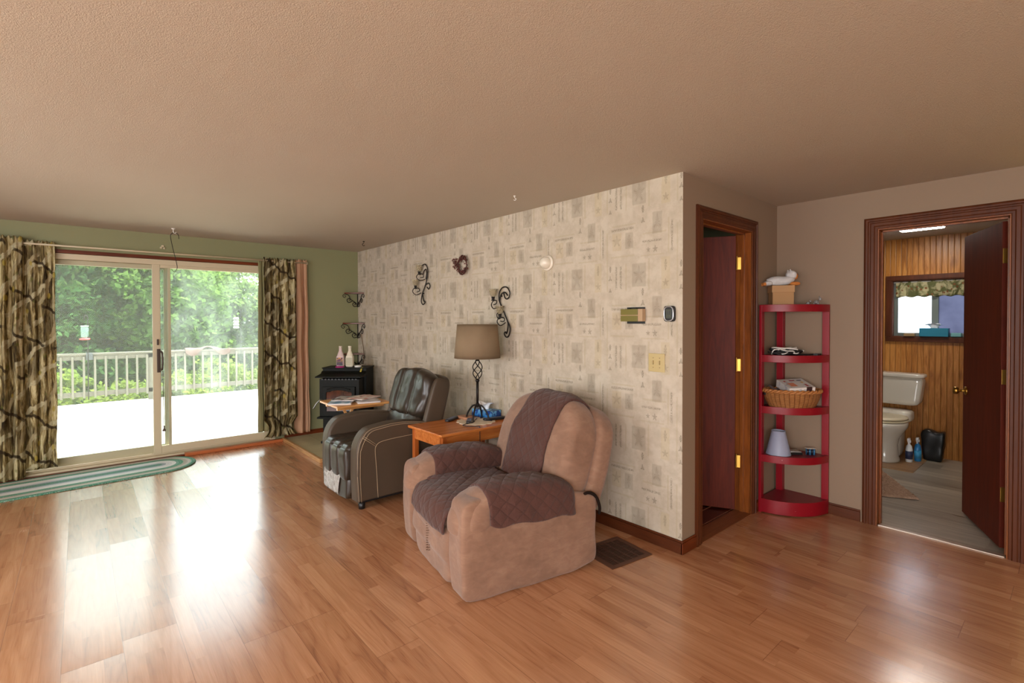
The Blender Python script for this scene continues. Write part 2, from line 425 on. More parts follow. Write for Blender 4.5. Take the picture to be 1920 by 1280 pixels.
# bathroom frame: local x runs towards -y, local -y is -x
mxb = Matrix.Translation((XB, 0, 0)) @ Matrix.Rotation(-PI/2, 4, 'Z')
casing('door_3', mxb, .660, 1.292, 2.025, .084, (MAT['trim'], MAT['jamb']))

def door_leaf(label, hinge, ang, width, height, name, hz, knob=False, side=1):
    """slab door turning on its hinge; local x runs from the hinge to the free edge"""
    root = thing(name, label, 'door', (hinge[0], hinge[1], .012), ang)
    O('door_slab', boxes((.004, width, -.017, .017, 0, height)), MAT['doorw'], root, bevel=.002)
    for z in hz:
        b = boxes((-.004, .002, -.018, .016, z-.045, z+.045))
        b2 = b
        tube(b2, [(-.003, side*-.022, z-.048), (-.003, side*-.022, z+.048)], .006, 8)
        tube(b2, [(-.003, side*-.022, z+.048), (-.003, side*-.022, z+.054)], .0045, 8)
        # leaf screwed on the jamb side
        box(b2, -.034, -.004, side*-.021, side*-.018, z-.045, z+.045)
        h = O('hinge', b2, MAT['brass'], root, bevel=.001); h['label'] = 'brass hinge'
    if knob:
        for s in (-1, 1):
            b = bm_new()
            lathe(b, [(0, 0), (.03, 0), (.031, .004), (.022, .008), (.010, .012), (.009, .035), (.018, .040), (.026, .050), (.027, .060), (.022, .070), (.012, .074), (0, .075)], seg=20,
                  mx=T(width-.06, s*.017, .89) @ Matrix.Rotation(-s*PI/2, 4, 'X'))
            k = O('door_knob', b, MAT['brass'], root, smooth=True); k['label'] = 'round brass knob'
    return root
door_leaf('dark mahogany door standing ajar in the narrow doorway beside the red shelf', (.928, .105), R(117), .66, 2.02, 'closet_door', (.36, 1.07, 1.815), side=-1)
door_leaf('dark mahogany slab door with a brass knob, open into the bathroom', (XB+.135, -1.268), R(22), .655, 2.0, 'bathroom_door', (.33, 1.05, 1.79), knob=True, side=1)

# closet behind the narrow door
MAT['darkfloor'] = wood('dark_plank_floor', (44, 14, 8), (84, 36, 20), (96, 44, 26), rough=.2, scale=1.5, axis=0)
struct('floor_hall', boxes((.10, XB-.01, .12, 2.2, -.1, 0)), MAT['darkfloor'])
for k in range(8):
    pass
struct('wall_hall', boxes((.10, XB, 2.2, 2.3, 0, H), (XB, XB+.1, .11, 2.2, 0, H)), MAT['green'])
struct('ceiling_hall', boxes((.10, XB, .11, 2.2, H-.03, H)), MAT['green'])
b = bm_new()
for k in range(14): box(b, .1, XB-.02, .13+k*.13, .134+k*.13, 0, .0015)
struct('trim_3', b, plain('floor_gap', (150, 100, 70), .4))
struct('trim_4', boxes((.236, .935, -.01, .115, 0, .006)), wood('door_saddle', (96, 50, 28), (140, 84, 50), rough=.35, axis=0), bevel=.002)

# ------------------------------------------------------------------ bathroom
BX1 = 3.88
g = G('board_panelling', .35, .4); x, y, z = g.sep(g.geo())
bi = g.m_('FLOOR', g.m_('DIVIDE', g.m_('ADD', y, 5), .047)); bf = g.m_('FRACT', g.m_('DIVIDE', g.m_('ADD', y, 5), .047))
gr = g.noise(g.comb(g.m_('MULTIPLY', bi, 3.1), g.m_('MULTIPLY', y, 9), g.m_('MULTIPLY', z, .9)), 3.2, 4, .6, 1.3)
wide = g.white(g.comb(g.m_('FLOOR', g.m_('DIVIDE', y, .30)), 0, 4))
c = g.ramp(g.m_('ADD', g.m_('MULTIPLY', gr, .75), g.m_('MULTIPLY', wide, .2)), [(.25, (112, 66, 22)), (.45, (164, 104, 42)), (.65, (198, 138, 70))])
kn = g.vor(g.comb(3.3, g.m_('MULTIPLY', y, 4.0), g.m_('MULTIPLY', z, 1.8)), 1.0)
c = g.mix(g.mr(kn, .04, .16, .75, 0), c, (72, 30, 14))
groove = g.mr(g.m_('ABSOLUTE', g.m_('SUBTRACT', bf, .5)), .40, .49, 0, 1)
c = g.mix(g.m_('MULTIPLY', groove, .55), c, (70, 36, 12)); g.set('Base Color', c)
g.bump(g.m_('SUBTRACT', 1.0, groove), .5, .004); MAT['panel'] = g
WY0, WY1, WZ0, WZ1 = -1.05, -.215, 1.225, 1.835
struct('wall_bathroom_back', boxes((BX1, BX1+.1, -1.9, WY0, -.1, H), (BX1, BX1+.1, WY1, 1.0, -.1, H), (BX1, BX1+.1, WY0, WY1, -.1, WZ0), (BX1, BX1+.1, WY0, WY1, WZ1, H)), MAT['panel'])
struct('wall_bathroom_end', boxes((XB+.11, BX1, -1.95, -1.85, 0, H)), MAT['cream'])
struct('wall_bathroom_far', boxes((XB+.11, BX1, .9, 1.0, 0, H)), MAT['cream'])
g = G('grey_vinyl_plank', .3, .45); x, y, z = g.sep(g.geo())
bi = g.m_('FLOOR', g.m_('DIVIDE', x, .17)); bfx = g.m_('FRACT', g.m_('DIVIDE', x, .17))
yo = g.m_('ADD', y, g.m_('MULTIPLY', g.white(g.comb(bi, 1.2, 0)), .9)); bj = g.m_('FLOOR', g.m_('DIVIDE', yo, .9))
gr = g.noise(g.comb(g.m_('MULTIPLY', x, 14), g.m_('MULTIPLY', y, 1.2), bi), 1.6, 4, .6, .5)
t_ = g.m_('ADD', g.m_('MULTIPLY', g.white(g.comb(bi, bj, 1)), .3), g.m_('MULTIPLY', gr, .7))
c = g.ramp(t_, [(.28, (124, 112, 98)), (.5, (156, 146, 132)), (.7, (180, 170, 154))])
c = g.mix(g.m_('MULTIPLY', g.m_('LESS_THAN', bfx, .02), .6), c, (70, 60, 50)); g.set('Base Color', c)
g.set('Roughness', g.mr(gr, 0, 1, .22, .4)); MAT['vinyl'] = g
struct('floor_bathroom', boxes((XB+.001, BX1, -1.9, 1.0, -.1, -.0005)), MAT['vinyl'])
struct('ceiling_bathroom', boxes((XB+.1, BX1+.1, -1.95, 1.0, H-.03, H+.02)), MAT['ceiling'])
struct('trim_5', boxes((XB+.0, XB+.045, -1.285, -.665, -.001, .008)), plain('metal_strip', (200, 186, 170), .3, .5, .8), bevel=.003)
# patch of older boards round the toilet
struct('trim_6', boxes((3.05, BX1, -.56, .9, -.002, .006)), wood('floor_patch', (120, 86, 54), (160, 124, 86), rough=.4, axis=1))
# bathroom window
win = thing('window_1', None, None, (BX1, 0, 0), kind='structure')
def fr(b, y0, y1, z0, z1, w, x0, x1):
    box(b, x0, x1, y0, y1, z0, z0+w); box(b, x0, x1, y0, y1, z1-w, z1); box(b, x0, x1, y0, y0+w, z0+w, z1-w); box(b, x0, x1, y1-w, y1, z0+w, z1-w)
b = bm_new(); fr(b, WY0-.045, WY1+.045, WZ0-.045, WZ1+.045, .05, -.022, 0); fr(b, WY0, WY1, WZ0, WZ1, .014, -.012, .07)
o = O('window_casing', b, MAT['trim'], win, bevel=.003); o['kind'] = 'structure'
b = bm_new(); fr(b, WY0+.014, WY1-.014, WZ0+.014, WZ1-.014, .035, .045, .075); box(b, .04, .07, -.60, -.545, WZ0+.04, WZ1-.04); box(b, .055, .07, WY0+.04, WY0+.06, WZ0+.04, WZ1-.04)
o = O('window_frame', b, plain('grey_green_aluminium', (112, 122, 118), .4, .5, .3), win, bevel=.002); o['kind'] = 'structure'
# frosted glass panes: daylight glows through
g = G('frosted_pane', .5, .5); g.set('Base Color', g.mix(g.noise(g.geo(), 7, 3), (225, 228, 240), (250, 250, 252)))
tr = g.n('ShaderNodeBsdfTranslucent'); g.put(tr.node.inputs['Color'], g.mix(g.noise(g.geo(), 6, 3), (200, 202, 210), (232, 234, 240)))
mxn = g.n('ShaderNodeMixShader'); g.put(mxn.node.inputs[0], .85); g.t.links.new(g.b.outputs[0], mxn.node.inputs[1]); g.t.links.new(tr, mxn.node.inputs[2])
g.t.links.new(mxn, g.out.inputs[0]); MAT['frost'] = g
g2 = G('frosted_pane_screened', .5, .5); tr = g2.n('ShaderNodeBsdfTranslucent'); g2.put(tr.node.inputs['Color'], g2.mix(g2.noise(g2.geo(), 9, 3), (96, 98, 112), (118, 120, 134)))
g2.t.links.new(tr, g2.out.inputs[0])
o = O('window_pane', boxes((.058, .060, -.56, WY1-.04, WZ0+.04, WZ1-.04)), g, win); o['kind'] = 'structure'; 
o = O('window_pane', boxes((.058, .060, WY0+.04, -.585, WZ0+.04, WZ1-.04)), g2, win); o['kind'] = 'structure'
# valance
g = G('valance_print', .8, .2); p = g.sc(g.co(), (1, 1, 1))
c = g.mix(g.mr(g.noise(p, 14, 2, .5, 1.0), .42, .56), (196, 188, 150), (110, 112, 74)); c = g.mix(g.mr(g.vor(p, 22), .18, .3, 1, 0), c, (140, 92, 60))
x, y, z = g.sep(g.co()); c = g.mix(g.mr(z, -.185, -.175, 1, 0), c, (64, 66, 50)); g.set('Base Color', c)
g.t.links.new(g.n('ShaderNodeMixShader', (.3,), out=0), g.out.inputs[0]); mxs = g.out.inputs[0].links[0].from_node
tr = g.n('ShaderNodeBsdfTranslucent', {'Color': c}); g.t.links.new(g.b.outputs[0], mxs.inputs[1]); g.t.links.new(tr, mxs.inputs[2])
va = thing('valance', 'short gathered leafy valance hanging across the bathroom window', 'valance', (BX1+.02, 0, WZ1-.005))
b = bm_new()
def vf(u, v):
    y = WY1-.035+(WY0-WY1+.05)*u; a = .003+.017*v
    return Vector((-.002+a*math.sin(u*62+2*math.sin(u*9)), y, -.012-.165*v-.006*math.sin(u*47)*v))
sheet(b, vf, 160, 10); O('valance_cloth', b, g, va, smooth=True, solid=.002)
b = bm_new(); tube(b, [(0, WY1-.015, -.02), (0, WY0+.015, -.02)], .006); O('rod', b, MAT['white'], va)
# flat ceiling light
cl = thing('ceiling_light', 'flat glowing white rectangular ceiling light in the bathroom', 'ceiling light', (3.13, -.58, H-.03))
O('frame', boxes((-.135, .135, -.17, .17, -.012, 0)), MAT['white'], cl, bevel=.003)
g = G('lit_diffuser'); g.set('Emission Color', (1, .93, .82, 1)); g.set('Emission Strength', 50.0)
O('diffuser', boxes((-.12, .12, -.155, .155, -.018, -.010)), g, cl, bevel=.002)
# toilet, tank against the far wall, bowl towards the viewer (-x)
MAT['china'] = plain('white_china', (214, 208, 196), .12, .6)
MAT['seatplastic'] = plain('cream_seat_plastic', (212, 200, 172), .25)
to = thing('toilet', 'white toilet with closed cream lid against the panelled wall', 'toilet', (BX1-.02, -.275, .006))
b = bm_new(); soft(b, (-.115, 0, .675), (.095, .235, .148), 9, 14, lambda v: (0, v[1]*.018*(v[2]), 0)); O('tank', b, MAT['china'], to, smooth=True)
b = bm_new(); soft(b, (-.115, 0, .832), (.107, .258, .022), (7, 9, 5), 12); O('tank_lid', b, MAT['china'], to, smooth=True)
b = bm_new(); tube(b, [(-.21, .15, .76), (-.235, .15, .76), (-.24, .10, .752)], .006, 8); o = O('flush_handle', b, MAT['brass'], to, smooth=True)
b = bm_new(); lathe(b, [(0, 0), (.125, 0), (.122, .02), (.112, .05), (.105, .16), (.118, .23), (.155, .29), (.186, .34), (.192, .375), (.186, .392), (.15, .394), (.13, .36), (.06, .28), (0, .27)], (-.46, 0, 0), 32, 1.28, .95)
b3 = soft(b, (-.24, 0, .2), (.14, .10, .2), 5, 8); soft(b, (-.19, 0, .42), (.12, .17, .06), 6, 8)
O('bowl', b, MAT['china'], to, smooth=True)
b = bm_new(); lathe(b, [(0, .0), (.183, 0), (.192, .008), (.19, .018), (.0, .018)], (-.45, 0, .396), 32, 1.28, .96); O('seat', b, MAT['seatplastic'], to, smooth=True, bevel=.003)
b = bm_new(); lathe(b, [(0, .0), (.178, 0), (.187, .008), (.183, .02), (.15, .028), (.0, .031)], (-.445, 0, .417), 32, 1.27, .95); box(b, -.23, -.19, -.09, .09, -.0+.40, .435); O('lid', b, MAT['seatplastic'], to, smooth=True)
# black bag and bottles beside the toilet
b = bm_new(); soft(b, (0, 0, .15), (.06, .085, .15), (8, 7, 9), 14, lambda v: (0, v[1]*.012*v[2], .008*math.sin(v[1]*4)*(v[2] > .5))); jig(b, .006, 14, 3)
tag(O('waste_bin', b, plain('black_bin_plastic', (12, 12, 14), .4), smooth=True), 'black rectangular waste bin standing behind the cleaner bottles beside the toilet', 'bin').location = (3.72, -.60, .0)
def spray(loc, body, cap, label, lab):
    t = thing('cleaner_bottle', label, 'bottle', loc, group=None)
    b = bm_new(); lathe(b, [(0, 0), (.036, 0), (.038, .01), (.038, .12), (.030, .155), (.013, .175), (.012, .195), (0, .195)], seg=18, sy=.75); O('bottle_body', b, plain('cleaner_plastic', body, .3), t, smooth=True)
    b = bm_new(); lathe(b, [(.0, .19), (.015, .19), (.015, .215), (0, .215)], seg=12); box(b, -.045, .012, -.009, .009, .21, .235); box(b, -.03, -.022, -.006, .006, .175, .21); O('trigger', b, plain('trigger_plastic', cap, .35), t, bevel=.002)
    b = bm_new(); lathe(b, [(.0388, .03), (.0390, .03), (.0390, .11), (.0388, .11)], seg=18, sy=.76); o = O('bottle_label', b, plain('bottle_print', lab, .4), t, smooth=True)
spray((3.46, -.455, .006), (226, 228, 232), (230, 230, 235), 'white spray cleaner bottle with a navy label beside the toilet base', (40, 50, 84))
spray((3.56, -.505, .006), (40, 120, 180), (210, 214, 220), 'blue spray cleaner bottle behind the white one by the toilet', (60, 150, 200))
# sill items
ti = thing('tissue_box', 'teal tissue box on the bathroom window sill', 'tissue box', (BX1+.005, -.575, WZ0+.015))
O('carton', boxes((-.055, .045, -.115, .115, 0, .085)), plain('teal_carton', (20, 120, 150), .45), ti, bevel=.003)
def tissue(parent, c, s=1, seed=1):
    b = bm_new()
    def f(u, v):
        a = u*2*PI; r = (.022+.030*v*v)*s*(1+.22*math.sin(a*3+seed)); return Vector((c[0]+math.cos(a)*r*.7, c[1]+math.sin(a)*r*1.25, c[2]+(.062*v-.02*v**4+.010*math.sin(a*2+seed)*v)*s))
    sheet(b, f, 28, 7, closed_u=True); o = O('tissue', b, plain('tissue_paper', (235, 236, 240), .8), parent, smooth=True, solid=.0008); o['label'] = 'white tissue'
tissue(ti, (0, .0, .083), 1.0, 2)
tag(O('soap_box', boxes((-.04, .03, -.045, .045, 0, .028)), plain('tan_carton', (150, 124, 84), .6), bevel=.002), 'small tan box on the left of the bathroom window sill', 'box').location = (BX1+.0, -.375, WZ0+.015)
tag(O('cream_tub', boxes((-.03, .03, -.04, .04, 0, .04)), plain('pale_teal_plastic', (110, 170, 176), .4), bevel=.006), 'small pale teal tub right of the teal tissue box', 'tub').location = (BX1+.0, -.745, WZ0+.015)
# shag bath rug
g = G('shag_pile', .95, .1); p = g.co(); g.set('Base Color', g.mix(g.noise(p, 60, 3), (128, 98, 80), (190, 160, 136))); g.bump(g.noise(p, 90, 3), 1, .01)
b = bm_new()
rg = random.Random(5); rug_pts = [(2.2, -.745), (3.0, -.28), (3.3, .1), (2.3, .4), (2.05, -.35)]
RA, RB = Vector((2.21, -.75)), Vector((2.95, -.33)); ud = (RB-RA).normalized(); vd = Vector((-ud.y, ud.x))
sheet(b, lambda u, v: Vector((RA.x+ud.x*.85*u+vd.x*.62*v, RA.y+ud.y*.85*u+vd.y*.62*v, .016+.012*noise.noise(Vector((u*60, v*45, 0)))*(1 if 0 < u < 1 and 0 < v < 1 else 0)-(.012 if u in (0, 1) or v in (0, 1) else 0))), 90, 66)
for f in b.faces: f.smooth = False
tag(O('bath_rug', b, g, solid=.003), 'tan shaggy bath rug on the grey bathroom floor', 'rug')

# ------------------------------------------------------------------ sliding glass door
sd = thing('door_1', None, None, (0, YG, 0), kind='structure')
def part(name, bm, mat, parent, label=None, **kw):
    o = O(name, bm, mat, parent, **kw)
    if label: o['label'] = label
    return o
b = boxes((OX0-.01, OX1+.01, -.016, -.001, 2.040, 2.072)); part('head_casing', b, MAT['trimx'], sd, bevel=.003)['kind'] = 'structure'
b = bm_new()
box(b, OX0, OX1, .0, .115, 1.985, 2.038); box(b, OX0, OX0+.05, .0, .115, .0, 1.985); box(b, OX1-.05, OX1, .0, .115, .0, 1.985); box(b, OX0+.05, OX1-.05, .0, .115, 0, .032); box(b, OX0+.05, OX1-.05, .035, .045, .032, .055)
part('door_frame', b, MAT['almond'], sd, bevel=.003)['kind'] = 'structure'
def panel(name, x0, x1, y0, y1, z0, z1, wl, wr, wt, wb, mat, glass):
    b = boxes((x0, x0+wl, y0, y1, z0, z1), (x1-wr, x1, y0, y1, z0, z1), (x0+wl, x1-wr, y0, y1, z1-wt, z1), (x0+wl, x1-wr, y0, y1, z0, z0+wb))
    p = O(name, b, mat, sd, bevel=.004); p['kind'] = 'structure'
    gl = O('pane', boxes((x0+wl-.004, x1-wr+.004, (y0+y1)/2-.002, (y0+y1)/2+.002, z0+wb-.004, z1-wt+.004)), glass, p); gl['kind'] = 'structure'
    return p
def glass(name, haze, tint, col, streak=0):
    g = G(name); lw = g.n('ShaderNodeFresnel', {'IOR': 1.45})
    tr = g.n('ShaderNodeBsdfTransparent', {'Color': tint}); gl = g.n('ShaderNodeBsdfGlossy', {'Color': (1, 1, 1, 1), 'Roughness': .02})
    df = g.n('ShaderNodeBsdfTranslucent', {'Color': col})
    a = g.n('ShaderNodeMixShader', (lw, tr, gl)); hz = haze
    if streak: 
        x, y, z = g.sep(g.geo()); nn = g.noise(g.comb(g.m_('MULTIPLY', x, 2.2), 0, g.m_('MULTIPLY', z, 1.0)), 2.4, 4, .6)
        hz = g.mr(nn, .35, .7, haze*.6, haze+streak)
    b_ = g.n('ShaderNodeMixShader', (hz, a, df)); g.t.links.new(b_, g.out.inputs[0]); return g
g_clear = glass('door_glass', .03, (.88, .93, .88, 1), (.8, .85, .8, 1)); g_dirty = glass('dusty_glass', .05, (.95, .98, .95, 1), (.8, .9, .85, 1), .07)
panel('fixed_panel', OX0+.05, -2.03, .062, .10, .05, 1.985, .06, .035, .045, .08, MAT['almond2'], g_clear)
sp = panel('sliding_panel', -2.175, OX1-.05, .012, .05, .05, 1.99, .066, .06, .035, .075, MAT['almond'], g_dirty)
# screen stile seen between the panels
b = boxes((-2.075, -2.055, .066, .088, .05, 1.985), (-2.045, -2.02, .02, .03, .12, 1.96)); part('weather_stile', b, MAT['almond2'], sd, bevel=.002)['kind'] = 'structure'
hd = bm_new(); box(hd, -2.142, -2.112, -.002, .012, .885, 1.125); tube(hd, [(-2.118, -.0, .91), (-2.105, -.04, .92), (-2.10, -.046, 1.0), (-2.105, -.04, 1.09), (-2.118, 0, 1.10)], .009, 8, 5)
box(hd, -2.142, -2.126, -.004, .012, 1.165, 1.225)
part('handle', hd, plain('brown_handle', (62, 44, 34), .4), sp, 'dark brown pull handle and latch', bevel=.002)
ch = bm_new(); tube(ch, [(-2.095, -.012, .90), (-2.094, -.014, .6), (-2.09, -.014, .335)], .003, 6); lathe(ch, [(0, 0), (.016, .002), (.013, .02), (.006, .03), (.005, .045), (.008, .05), (.004, .058), (0, .06)], (-2.09, -.014, .28), 10)
part('pull_cord', ch, plain('cord_brown', (84, 66, 58), .7), sp, 'thin cord with a tassel', smooth=True)

# ------------------------------------------------------------------ outside: deck, railing, feeders, trees
g = G('weathered_deck', .7, .3); x, y, z = g.sep(g.geo())
bi = g.m_('FLOOR', g.m_('DIVIDE', y, .14)); bf = g.m_('FRACT', g.m_('DIVIDE', y, .14))
c = g.mix(g.noise(g.comb(g.m_('MULTIPLY', x, .8), g.m_('MULTIPLY', y, 9), bi), 3, 4, .6), (196, 188, 176), (226, 220, 210))
c = g.mix(g.m_('MULTIPLY', g.m_('LESS_THAN', bf, .04), .7), c, (90, 80, 70)); g.set('Base Color', c); MAT['deck'] = g
struct('floor_deck', boxes((-8, 6, YG+.12, 11.15, -.26, -.2)), MAT['deck'])
struct('wall_outside_skirt', boxes((-8, 6, YG+.12, YG+.14, -1.6, -.02)), MAT['deck'])
MAT['railw'] = wood('weathered_rail', (76, 70, 62), (100, 94, 84), (116, 110, 100), rough=.7, scale=1.5, axis=0)
MAT['railv'] = wood('weathered_baluster', (76, 70, 62), (102, 96, 86), (118, 112, 102), rough=.7, scale=1.5, axis=2)
rl = thing('deck_railing', 'weathered grey wooden deck railing with upright balusters', 'railing', (0, 11.0, -.2))
O('top_rail', boxes((-8, 6, -.07, .07, .955, .99), (-8, 6, -.02, .02, .86, .955)), MAT['railw'], rl, bevel=.005)
O('bottom_rail', boxes((-8, 6, -.02, .02, .155, .245)), MAT['railw'], rl, bevel=.004)
bal = None
k = 0; xx = -7.9
while xx < 5.9:
    if abs((xx+1.64+2.4*5) % 2.4) > .12:
        if bal is None:
            bal = O('baluster', boxes((-.018, .018, -.055, -.020, .13, .93)), MAT['railv'], rl, bevel=.003)
            bal.location = (xx, 0, 0)
        else:
            c_ = bal.copy(); COL.objects.link(c_); c_.location = (xx, 0, 0)
    xx += .163
pst = None
for xx in (-6.44, -4.04, -1.64, .76, 3.16, 5.56):
    if pst is None: pst = O('post', boxes((-.045, .045, -.02, .07, -.3, .96)), MAT['railv'], rl, bevel=.004); pst.location = (xx, 0, 0)
    else: c_ = pst.copy(); COL.objects.link(c_); c_.location = (xx, 0, 0)
tag(O('post_cap_wrap', boxes((-.05, .05, -.075, .075, .86, .995)), plain('dark_strap', (60, 62, 66), .6), rl, bevel=.004), 'dark clamp holding the feeder pole').location = (-2.60, 0, 0)
# hummingbird feeder on its hook
hf = thing('hummingbird_feeder', 'clear hummingbird feeder with a red base hanging from a hooked pole', 'bird feeder', (-2.62, 10.93, .8))
b = bm_new(); tube(b, [(0, 0, -.9), (0, 0, .2), (0, 0, .60), (.0, -.0, .68), (-.03, 0, .72), (-.055, 0, .68), (-.045, 0, .62)], .009, 8, 4); O('hooked_pole', b, MAT['iron'], hf, smooth=True)
b = bm_new(); tube(b, [(-.045, 0, .62), (-.045, 0, .52)], .003, 6); O('hanger', b, MAT['iron'], hf)
gg = G('feeder_glass', .1, .5); gg.set('Base Color', lin((120, 150, 140))); gg.set('Alpha', .5)
b = bm_new(); lathe(b, [(0, .28), (.03, .285), (.058, .31), (.060, .48), (.05, .5), (0, .5)], (-.045, 0, 0), 18); O('reservoir', b, gg, hf, smooth=True)
b = bm_new(); lathe(b, [(0, .245), (.07, .25), (.085, .265), (.07, .28), (.03, .285), (0, .285)], (-.045, 0, 0), 18); O('red_base', b, plain('red_plastic', (206, 60, 66), .35), hf, smooth=True)
b = bm_new(); lathe(b, [(0, .5), (.062, .5), (.06, .52), (0, .525)], (-.045, 0, 0), 18); O('cap', b, plain('feeder_cap', (150, 160, 155), .4), hf, smooth=True)
# tube feeder further right
tf = thing('tube_feeder', 'white tube bird feeder hanging above the right part of the railing', 'bird feeder', (-.08, 10.93, .8))
b = bm_new(); tube(b, [(.10, .03, -.2), (.10, .03, .75), (.06, .0, .85), (0, 0, .8), (0, 0, .70)], .008, 8, 4); O('hooked_pole', b, MAT['iron'], tf, smooth=True)
b = bm_new()
for q in range(4): lathe(b, [(0, 0), (.055, .0), (.06, .01), (.05, .045), (.045, .05), (0, .05)], (0, 0, .44+q*.065), 16)
O('seed_trays', b, plain('feeder_white', (170, 170, 168), .5), tf, smooth=True)
# dark cloth lying over the top rail
b = bm_new()
def cf(u, v):
    x = -1.05+.85*u; s = (v-.5)*2
    yy = -.09*math.tanh(s*2.2)*1.0; zz = .80-.10*max(0, abs(s)-.35)*(1.2+math.sin(u*9))+.02*math.sin(u*11+v*3)+.045*math.exp(-((u-.4)/.25)**2)
    return Vector((x, 11+yy, zz))
sheet(b, cf, 50, 16); tag(O('draped_cloth', b, plain('brown_cloth', (96, 76, 70), .9), smooth=True, solid=.008), 'brown cloth slung over the deck railing', 'cloth')

rs = np.random.default_rng(11)
def leaf_mat(name, c1, c2, trans=.45):
    g = G(name, .6, .25); p = g.geo()
    c = g.mix(g.noise(p, 1.3, 4, .65), c1, c2)
    df = g.n('ShaderNodeBsdfDiffuse', {'Color': c}); tr = g.n('ShaderNodeBsdfTranslucent', {'Color': g.mix(.4, c, (128, 156, 82))})
    g.t.links.new(g.n('ShaderNodeMixShader', (trans, df, tr)), g.out.inputs[0]); return g
LM = {'spruce': leaf_mat('needle_green', (28, 54, 30), (74, 106, 60), .3), 'leaf': leaf_mat('leaf_green', (48, 78, 36), (116, 144, 76)), 'light': leaf_mat('light_leaf_green', (62, 98, 46), (140, 160, 92)), 'bushy': leaf_mat('bush_green', (76, 100, 40), (140, 150, 70))}
MAT['bark'] = plain('bark', (92, 78, 66), .9, .2)
def quads(name, P, Nn, size, mat, parent, asp=.6):
    n = len(P); a = rs.normal(size=(n, 3)); Nn = Nn/np.linalg.norm(Nn, axis=1)[:, None]
    t = np.cross(Nn, a); t /= np.linalg.norm(t, axis=1)[:, None]; w = np.cross(Nn, t)
    s = size*(.6+.8*rs.random((n, 1)))
    V = np.stack([P-t*s, P-w*s*asp, P+t*s, P+w*s*asp], 1).reshape(-1, 3)
    me = bpy.data.meshes.new(name); me.vertices.add(4*n); me.vertices.foreach_set('co', V.ravel().astype(np.float32))
    me.loops.add(4*n); me.loops.foreach_set('vertex_index', np.arange(4*n)); me.polygons.add(n)
    me.polygons.foreach_set('loop_start', np.arange(0, 4*n, 4)); me.polygons.foreach_set('loop_total', np.full(n, 4)); me.update()
    me.materials.append(mat.m); o = bpy.data.objects.new(name, me); COL.objects.link(o); o.parent = parent; return o
GZ = -1.6
def tree(name, label, x, y, h, r, kind, n, base=.0, lf=.12, group=None):
    t = thing(name, label, 'tree' if 'tree' in name else 'bush', (x, y, GZ), 0, group)
    b = bm_new()
    if 'tree' in name:
        tube(b, [(0, 0, -.1), (.05, 0, h*.3), (-.06, .05, h*.6), (0, 0, h*.93)], lambda q: .16*(1-q)*h/9+.02, 8, 4)
    nb = 14 if 'tree' in name else 6
    tips = []
    for k in range(nb):
        q = base+(.95-base)*(k+.5)/nb; a = k*2.4+x; rr = r*(1-.75*q if kind == 'spruce' else math.sin(PI*min(1, .22+.72*q)))
        z0 = h*q*.82 if kind != 'spruce' else h*q
        e = Vector((math.cos(a)*rr*.8, math.sin(a)*rr*.8, z0+(rr*.35 if kind != 'spruce' else -rr*.15)))
        tube(b, [(0, 0, z0*.95 if 'tree' in name else 0), (e.x*.5, e.y*.5, (z0+e.z)/2), tuple(e)], lambda s: .035*(1-s)*h/8+.006, 6, 3); tips.append(e)
    O('trunk', b, MAT['bark'], t, smooth=True)
    # foliage: clumps spread over the crown's surface
    nc = max(40, n//45); P = []
    cz = rs.random(nc)
    if kind == 'spruce':
        zz = base*h+(1-base)*h*(1-np.sqrt(1-cz*.98)) ; zz = base*h+(1-base)*h*cz
        rad = r*(1-(zz/h))**.8*(.55+.45*rs.random(nc)); th = rs.random(nc)*2*PI
        C = np.stack([rad*np.cos(th), rad*np.sin(th), zz], 1); sp = np.array([.42, .42, .13])*r/1.8
    else:
        d = rs.normal(size=(nc, 3)); d /= np.linalg.norm(d, axis=1)[:, None]; q = rs.random(nc)**.4
        hz = (1-base)*h/2; C = d*np.stack([q*r, q*r, q*hz], 1); C[:, 2] += base*h+hz; sp = np.array([.40, .40, .26])*r/2.0
    idx = rs.integers(0, nc, n); P = C[idx]+rs.normal(size=(n, 3))*sp*.55
    Nn = rs.normal(size=(n, 3))+np.array([0, 0, .8])
    quads('foliage', P, Nn, lf, LM[kind], t, .45 if kind == 'spruce' else .6)
    return t
G1, G2, G3 = 'tall trees along the far edge of the yard', 'smaller leafy trees to the right of the yard', 'bushes growing just beyond the deck railing'
rr_ = random.Random(3)
LBS = {'spruce': 'tall dark evergreen', 'leaf': 'broad mid-green leafy', 'light': 'pale green leafy'}
ORD = ['leftmost', 'second from the left', 'third from the left', 'fourth from the left', 'fifth from the left', 'sixth from the left', 'seventh from the left', 'rightmost']
def grove(rows, name, fmt, group, n, base, lf):
    rows = sorted(rows, key=lambda q: math.atan2(q[0]+2.73, q[1]+1.58)); c = {}
    for q in rows: c[q[4]] = c.get(q[4], 0)+1
    k = {}
    for (x, y, h, r, kd) in rows:
        i = k.get(kd, 0); k[kd] = i+1
        o_ = 'rightmost' if i == c[kd]-1 else ORD[i]
        tree(name[kd], fmt.format(o=o_, k=LBS.get(kd)), x, y, h, r, kd, n, base, lf, group[kd])
